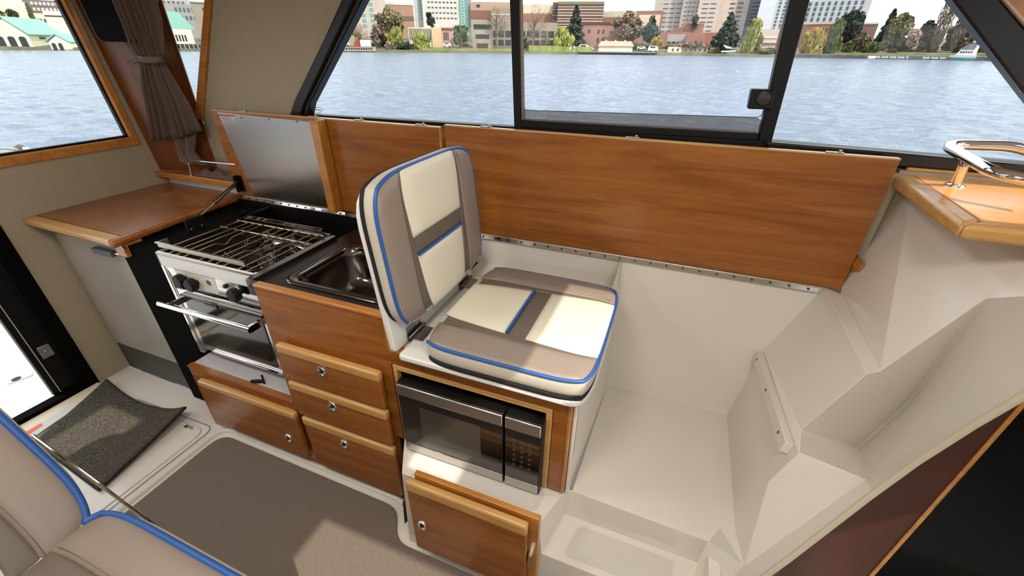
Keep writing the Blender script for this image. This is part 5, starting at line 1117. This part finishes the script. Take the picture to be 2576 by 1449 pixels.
# ---- trees
random.seed(11); rng = np.random.default_rng(5)
TC = dict(lime=((190, 190, 84), (150, 160, 60)), yellow=((206, 178, 70), (176, 150, 50)), dark=((84, 98, 80), (54, 66, 54)), blue=((98, 118, 106), (66, 84, 78)), olive=((160, 148, 92), (124, 116, 70)), bare=((150, 128, 104), (122, 102, 84)),
          green=((122, 134, 72), (90, 104, 56)), pink=((206, 176, 156), (178, 146, 126)), brown=((138, 118, 92), (108, 96, 74)))
TMAT = {k: mat('foliage_'+k, hazed(b_, .74, .92), rough=.95, c2=hazed(a, .74, .92), vscale=.35, detail=4, vcontrast=(.4, .62)) for k, (a, b_) in TC.items()}
BARK = mat('bark', (96, 82, 68), rough=.95)
def tree(name, label, cx, top, bot, hw, kind, shape='round', r=240, cnt=1300, cat='tree', sz=.62):
    b0 = far(cx, bot, r); b0[2] = max(gz(r)-.6, min(b0[2], gz(r)+6)); z1 = far(cx, top, r)[2]; H = max(1.5, z1-b0[2]); e = far(cx+hw, bot, r)-far(cx, bot, r); wr = math.hypot(e[0], e[1])
    t = thing(name, label, cat, b0)
    g = G()
    if shape in ('round', 'willow', 'conifer', 'poplar', 'bare'):
        g.tube([b0+(0, 0, -1), b0+(0, 0, H*.35), b0+(wr*.05, 0, H*.75)], [max(.12, wr*.06), max(.1, wr*.045), .04], 6)
        if shape in ('bare', 'round'):
            for k in range(9):
                an = rng.uniform(0, 6.28); z = rng.uniform(.25, .6)*H; q = b0+(0, 0, z); e2 = b0+(math.cos(an)*wr*.7, math.sin(an)*wr*.7, z+H*rng.uniform(.15, .35)); g.tube([q, (q+e2)/2+(0, 0, -H*.02), e2], [wr*.025, wr*.018, .02], 5)
        obj('trunk', g, BARK, t)
    if shape == 'conifer':
        z = rng.uniform(.06, 1, cnt)**1.25; rad = (1-z)**.85*wr*(.55+.45*rng.uniform(0, 1, cnt)**.5)*(1+.25*np.sin(z*38)); an = rng.uniform(0, 6.283, cnt); C_ = np.stack([rad*np.cos(an), rad*np.sin(an), z*H], 1)
    elif shape == 'poplar':
        z = rng.uniform(.05, 1, cnt); rad = wr*np.sin(np.pi*np.clip(z, .02, .98))**.6*rng.uniform(0, 1, cnt)**.5; an = rng.uniform(0, 6.283, cnt); C_ = np.stack([rad*np.cos(an), rad*np.sin(an), z*H], 1)
    else:
        nb = 14; bl = []
        for k in range(nb):
            a1 = rng.uniform(0, 6.283); rr_ = rng.uniform(.15, .72); zz_ = rng.uniform(.28, .80); bl.append((math.cos(a1)*rr_*wr*(1-abs(zz_-.5)*.6), math.sin(a1)*rr_*wr*(1-abs(zz_-.5)*.6), zz_*H, rng.uniform(.25, .42)))
        bl.append((0, 0, .82*H, .3)); idx = rng.integers(0, len(bl), cnt); bl = np.array(bl)[idx]
        d = rng.normal(size=(cnt, 3)); d /= np.linalg.norm(d, axis=1)[:, None]; rr_ = rng.uniform(.5, 1, cnt)[:, None]
        C_ = bl[:, :3]+d*rr_*bl[:, 3:4]*np.array([wr, wr, H*.5]); C_[:, 2] = np.clip(C_[:, 2], .04*H, H)
        if shape == 'willow': C_[:, 2] = C_[:, 2]*np.where(rng.uniform(size=cnt) < .5, rng.uniform(.1, 1, cnt), 1)
    s = sz*rng.uniform(.6, 1.3, cnt)*(1 if shape != 'bare' else .55); A_ = rng.normal(size=(cnt, 3)); A_ /= np.linalg.norm(A_, axis=1)[:, None]; B_ = rng.normal(size=(cnt, 3)); B_ = np.cross(A_, B_); B_ /= np.linalg.norm(B_, axis=1)[:, None]
    if shape == 'willow': A_ = A_*.25+np.array((0, 0, 1.4)); 
    if shape in ('bare', 'poplar'): A_ = A_*.5+np.array((0, 0, 1.1)); B_ = B_*.22
    C_ = C_+b0; P = np.stack([C_-A_*s[:, None]-B_*s[:, None]*.6, C_+A_*s[:, None]*.4-B_*s[:, None], C_+A_*s[:, None]+B_*s[:, None]*.5, C_-A_*s[:, None]*.3+B_*s[:, None]], 1).reshape(-1, 3)
    g = G(); g.v = [tuple(p) for p in P]; g.f = [(4*i, 4*i+1, 4*i+2, 4*i+3) for i in range(cnt)]; g.m = [0]*cnt
    obj('crown', g, TMAT[kind], t, fix=False, smooth=False); return t
T_ = [
 ('tree', 'olive spreading tree at the far left edge of the stern window', 15, 14, 100, 36, 'olive', 'round', 262, 1300),
 ('conifer', 'slim green conifer rising between the white terraces in the stern window', 92, 12, 66, 7, 'green', 'poplar', 285, 500),
 ('shrub', 'dark green bush high on the slope left in the stern window', 48, 22, 70, 16, 'green', 'round', 275, 700),
 ('tree', 'tall greenish-brown tree at left end of the big window', 985, 14, 120, 48, 'olive', 'round', 246, 2600),
 ('tree', 'reddish bare tree against the pinkish wing at left', 905, 52, 125, 36, 'pink', 'bare', 248, 1400),
 ('tree', 'light olive tree behind the quay with the yellow crates', 955, 60, 122, 26, 'bare', 'round', 243, 1200),
 ('willow', 'green willow low at the waterline left of the white slatted pavilion', 1000, 66, 124, 26, 'lime', 'willow', 240, 1300),
 ('willow', 'small bright willow in front of the white slatted pavilion', 1058, 78, 125, 28, 'lime', 'willow', 238, 1500),
 ('tree', 'dense green tree left of the blocky lakeside building', 1158, 62, 122, 26, 'green', 'round', 243, 1500),
 ('pine', 'small dark pine in front of the off-white tower', 1084, 30, 70, 13, 'dark', 'round', 290, 500),
 ('shrub', 'dark green shrub mass between the two willows at the waterline', 1018, 108, 127, 24, 'dark', 'round', 237, 700),
 ('shrub', 'pale blossom shrub at the waterline left of the dark shrub mass', 980, 104, 128, 12, 'pink', 'round', 236, 400),
 ('shrub', 'yellow-green bush behind the parked vehicles at far left of the window', 890, 76, 112, 26, 'lime', 'round', 250, 800),
 ('tree', 'tall bare tree with fine twigs just left of the black mullion', 1248, 8, 118, 38, 'bare', 'bare', 245, 1300),
 ('tree', 'tall bare tree just right of the black mullion', 1342, 2, 124, 40, 'bare', 'bare', 244, 1300),
 ('tree', 'small rounded bare tree beside the lime willow', 1370, 80, 122, 20, 'bare', 'bare', 240, 700),
 ('shrub', 'yellow-green shrub on the grass right of the black mullion', 1318, 92, 128, 20, 'olive', 'round', 238, 700),
 ('willow', 'large bright lime willow on the mound', 1412, 68, 131, 32, 'lime', 'willow', 238, 2200),
 ('conifer', 'tall dark green conifer behind the large lime willow', 1443, 14, 128, 30, 'dark', 'conifer', 246, 2200),
 ('tree', 'broad rusty brown bare tree covering the brick castle hall', 1572, 24, 118, 46, 'bare', 'round', 250, 2600),
 ('pine', 'tall blue-green pine right of the rusty bare tree', 1630, 36, 126, 26, 'blue', 'round', 244, 1700),
 ('tree', 'small yellow blossoming tree under the blue-green pine', 1650, 92, 128, 16, 'yellow', 'round', 238, 700),
 ('tree', 'dark small evergreen above the orange brick block', 1748, 36, 62, 12, 'blue', 'round', 288, 400),
 ('conifer', 'dark blue-green conifer in front of the pinkish tower', 1822, 32, 120, 34, 'blue', 'conifer', 252, 1800),
 ('tree', 'dark green dome-shaped tree at the waterline', 1815, 78, 136, 40, 'dark', 'round', 240, 2400),
 ('willow', 'tall yellow-green willow left of the thick mullion', 1880, 44, 140, 30, 'lime', 'willow', 239, 2600),
 ('shrub', 'olive-brown shrub at the right foot of the tall willow', 1902, 88, 138, 15, 'olive', 'round', 238, 600),
 ('shrub', 'small green shrub in front of the dark dome-shaped tree', 1800, 118, 141, 10, 'green', 'round', 235, 400),
 ('shrub', 'low scrub along the bank below the pinkish terrace', 1935, 122, 141, 40, 'green', 'round', 237, 900),
 ('shrub', 'grey-brown bare hedge behind the two bungalows', 1740, 104, 124, 56, 'bare', 'round', 242, 900),
 ('willow', 'golden yellow willow right of the thick mullion', 2032, 70, 147, 34, 'yellow', 'willow', 236, 2400),
 ('tree', 'olive green tree right of the golden willow', 2080, 46, 146, 24, 'green', 'willow', 238, 1700),
 ('cedar', 'large dark cedar in front of the wide hospital block', 2120, 22, 120, 40, 'dark', 'round', 250, 2600),
 ('tree', 'brown-green tree on the bank right of the dark cedar', 2150, 80, 146, 30, 'brown', 'round', 240, 1600),
 ('shrub', 'small dark green shrub at the waterline below the dark cedar', 2125, 104, 145, 14, 'green', 'round', 235, 600),
 ('tree', 'large olive tree in the middle of the right pane', 2238, 30, 138, 40, 'olive', 'round', 244, 2600),
 ('pine', 'ragged dark pine leaning over the large olive tree', 2215, 26, 120, 22, 'dark', 'conifer', 248, 1000),
 ('tree', 'pink blossoming tree right of the large olive tree', 2282, 72, 136, 20, 'pink', 'round', 238, 1200),
 ('shrub', 'grey-green rounded bush by the orange brick shed', 2190, 106, 142, 26, 'green', 'round', 236, 1100),
 ('shrub', 'dark round bush right of the orange brick shed', 2240, 126, 144, 16, 'dark', 'round', 235, 500),
 ('tree', 'dark evergreen group right of the pink blossoming tree', 2310, 48, 130, 28, 'dark', 'round', 252, 1500),
 ('poplar', 'very tall bare poplar, left one of the pair near the window corner', 2345, -40, 128, 22, 'bare', 'poplar', 244, 2000),
 ('poplar', 'very tall bare poplar, right one of the pair near the window corner', 2395, -50, 128, 24, 'bare', 'poplar', 246, 2200),
 ('tree', 'broad brown leafless thicket behind the motor boat', 2400, 44, 136, 56, 'brown', 'round', 250, 3000),
 ('tree', 'green tree right of the motor boat in the window corner', 2470, 70, 142, 34, 'green', 'round', 244, 1600),
 ('tree', 'brown tree thicket left of the motor boat', 2320, 74, 138, 34, 'brown', 'round', 246, 1800),
]
for a in T_: tree(a[0], a[1], a[2], a[3], a[4], a[5], a[6], a[7], a[8], a[9], cat='shrub' if a[0] == 'shrub' else 'tree')
for k in range(78):
    x = [rng.uniform(850, 1180), rng.uniform(1330, 1500), rng.uniform(1590, 1700), rng.uniform(2190, 2520)][min(3, k % 6)]
    kd = ['bare', 'brown', 'olive', 'green'][k % 4]; hgt = rng.uniform(24, 62) if x > 2000 else rng.uniform(12, 26)
    y0 = 128 if x < 1200 else 134 if x < 1700 else 146
    tree('tree', 'small leafless or olive scrub tree in the growth lining the far shore', x, y0-hgt, y0-2, rng.uniform(10, 20), kd, 'bare' if k % 4 == 0 else 'round', rng.uniform(252, 262), 500)['group'] = 'scrub trees lining the far shore'
# quay at left with crates and vehicles
o = thing('concrete_quay', 'low concrete quay with a row of square dark fenders at left', 'quay', far(900, 128, 231))
a, u, out, w, h = face_frame(856, 945, 118, 230.5, 129)
g = G().prism([a, a+u*w, a+u*w+np.array((0, 0, h)), a+np.array((0, 0, h))], -out*6); obj('quay_wall', g, fm((176, 156, 122)), o)
for k in range(12): p = a+u*w*(.08+.07*k)+np.array((0, 0, h*.42)); g = G().prism([p, p+u*.7, p+u*.7+(0, 0, .7), p+(0, 0, .7)], out*.2); obj('fender', g, WIND, o)
bld('red_container', 'red storage container on the concrete quay', 'container', 893, 906, 102, 234, (176, 40, 44), depth=3, base=117)
bld('white_truck_box', 'white truck box on the concrete quay', 'container', 905, 932, 100, 233, (220, 222, 226), depth=3, base=117)
bld('rock_pile', 'brown rounded material pile behind the quay', 'pile', 866, 892, 90, 236, (156, 138, 112), depth=4, base=116)
def car(label, px, py_, r, L=4.5, c=(226, 226, 230), h=1.5, name='car'):
    p = far(px, py_, r); e = far(px+5, py_, r)-p; e[2] = 0; e /= np.linalg.norm(e); o2 = np.cross(e, (0, 0, 1)); t = thing(name, label, 'vehicle', p)
    g = G().prism(rnd_poly([p-e*L/2+(0, 0, .3), p+e*L/2+(0, 0, .3), p+e*L/2+(0, 0, h*.6), p+e*L*.3+(0, 0, h), p-e*L*.36+(0, 0, h), p-e*L/2+(0, 0, h*.62)], .3), o2*1.8); obj('body', g, fm(c, .3), t)
    g = G().prism([p+e*L*.22+(0, 0, h*.62)-o2*.03, p+e*L*.2+(0, 0, h*.9)-o2*.03, p-e*L*.3+(0, 0, h*.9)-o2*.03, p-e*L*.34+(0, 0, h*.62)-o2*.03], o2*1.86); obj('side_glass', g, WIND, t)
    for k in (-.3, .3): g = G().lathe([(.34, 0), (.34, 1.9)], p+e*L*k+(0, 0, .34)-o2*.05, o2, 12); obj('wheel', g, M['rubber'], t)
car('white van parked by the arched brick doorway', 1468, 127, 236, 5, h=2.6, name='van'); car('white car right of the white van', 1483, 127, 237, 3.8); car('small white vehicle on the dock right of the white shed', 1642, 130, 235, 4.6, h=2.4, name='van')
car('white car behind the dock near the blue-green pine', 1613, 125, 240, 4); car('white car on the quay at far left', 868, 116, 236, 4.4); car('white van in front of the pink house', 1125, 118, 243, 4, h=1.9, name='van')
# lamp post, marker
g = G().tube([far(1445, 134, 233), far(1445, 120, 233)], .12, 6); p = far(1445, 118.5, 233); g.lathe([(.3, -.5), (.45, 0), (.2, .4)], p, (0, 0, 1), 10); tag(obj('globe_lamp_post', g, M['white']), 'white globe lamp post on the bank right of the lime willow', 'lamp post')
g = G().box(0, 1, 0, 1, 0, 1); p = far(1434, 124, 233); g = G().tube([far(1434, 134, 233), p], .08, 6).box(p[0]-.5, p[0]+.5, p[1]-.05, p[1]+.05, p[2]-.1, p[2]+1); tag(obj('shore_sign', g, M['paper']), 'small white sign on a post beside the lime willow', 'sign')
g = G().box(0, 1, 0, 1, 0, 1); p = far(2191, 146, 228); tag(obj('mooring_float', G().box(p[0]-1.1, p[0]+1.1, p[1]-.8, p[1]+.8, WZ, WZ+.95), M['white'], bevel=.2), 'white block float at the seawall left of the painted lettering', 'float')
# seaplane-like white craft on a lift by the dome tree
p = far(1832, 136, 232); t = thing('boat_lift', 'white craft on a small boat lift in front of the dome-shaped tree', 'boat', p)
e = far(1850, 136, 232)-far(1815, 136, 232); e[2] = 0; L = np.linalg.norm(e); e /= L
g = G().tube([p-e*L*.55+(0, 0, .9), p+e*L*.5+(0, 0, 1.1)], .32, 8); obj('float_beam', g, M['white'], t)
g = G().tube([p-e*L*.5+(0, 0, 3.4), p-e*L*.2+(0, 0, 2.5), p+e*L*.15+(0, 0, 2.3)], [.15, .5, .3], 8); obj('hull', g, M['white'], t)
for k in range(6): g = G().tube([p+e*L*(.1*k-.1), p+e*L*(.1*k-.02)+(0, 0, 1.2)], .06, 5); obj('strut', g, M['white'], t)
# motor boat at right
B = far(2418, 150, 222); e = far(2450, 150, 222)-far(2385, 150, 222); e[2] = 0; L = np.linalg.norm(e); e /= L; oo = np.cross(e, (0, 0, 1)); B[2] = WZ
t = thing('motor_boat', 'white and green motor boat with grey canopy on the water at right', 'boat', B)
def sec(x, hw, z): return [B+e*x+oo*hw*s+(0, 0, z) for s in (-1, 1)]
def hullloft(zs, ws, x0, x1, par, m, nm):
    g = G(); rows = []
    for z, wd, sh in zip(zs, ws, (0, .5, 1.0, 1.3)):
        row = []
        for i in range(11):
            f = i/10; x = x0+sh*-.35+(x1-x0+sh*.35)*f; hw = wd*min(1, (f*3.2)**.6+.02); row.append(B+e*x-oo*hw+(0, 0, z))
        for i in range(10, -1, -1):
            f = i/10; x = x0+sh*-.35+(x1-x0+sh*.35)*f; hw = wd*min(1, (f*3.2)**.6+.02); row.append(B+e*x+oo*hw+(0, 0, z))
        rows.append(row)
    g.grid(rows, closed=True); g.add(rows[-1], [tuple(range(len(rows[-1])))]); return obj(nm, g, m, par)
hullloft((-.2, .9), (1.4, 1.9), -L*.42, L*.5, t, mat('boat_green_hull', (96, 160, 146), rough=.4), 'hull')
hullloft((.9, 1.7, 1.75), (1.9, 2.1, 2.0), -L*.5, L*.52, t, M['white'], 'topsides')
g = G().prism([B-e*L*.32-oo*1.6+(0, 0, 1.7), B+e*L*.46-oo*1.6+(0, 0, 1.7), B+e*L*.46-oo*1.6+(0, 0, 3.1), B-e*L*.2-oo*1.6+(0, 0, 3.1)], oo*3.2); cb = obj('cabin', g, M['white'], t, bevel=.1)
sg = 1 if np.dot(oo, B) < 0 else -1
for k in range(5):
    p = B-e*L*(.18-.10*k)+oo*sg*1.62+(0, 0, 2.2); g = G().prism([p, p+e*L*.06, p+e*L*.075+(0, 0, .6), p+e*L*.015+(0, 0, .6)], oo*sg*.05); obj('window', g, WIND, cb)
g = G().prism(rnd_poly([B-e*L*.3-oo*1.4+(0, 0, 3.1), B+e*L*.3-oo*1.4+(0, 0, 3.1), B+e*L*.34-oo*1.4+(0, 0, 5.0), B+e*L*.05-oo*1.4+(0, 0, 5.0)], .4), oo*2.8); obj('canopy', g, fm((126, 128, 132)), t)
g = G().box(0, 1, 0, 1, 0, 1); g = G().prism([B+e*L*.3-oo*1.2+(0, 0, 3.1), B+e*L*.46-oo*1.2+(0, 0, 3.1), B+e*L*.46-oo*1.2+(0, 0, 4.6), B+e*L*.34-oo*1.2+(0, 0, 4.6)], oo*2.4); obj('flybridge', g, M['white'], t, bevel=.1)
g = G().tube([B+e*L*.2+(0, 0, 5), B+e*L*.17+(0, 0, 6.6)], .12, 6).tube([B+e*L*.26+(0, 0, 5.4), B+e*L*.1+(0, 0, 5.6)], .1, 6); obj('mast', g, M['white'], t)
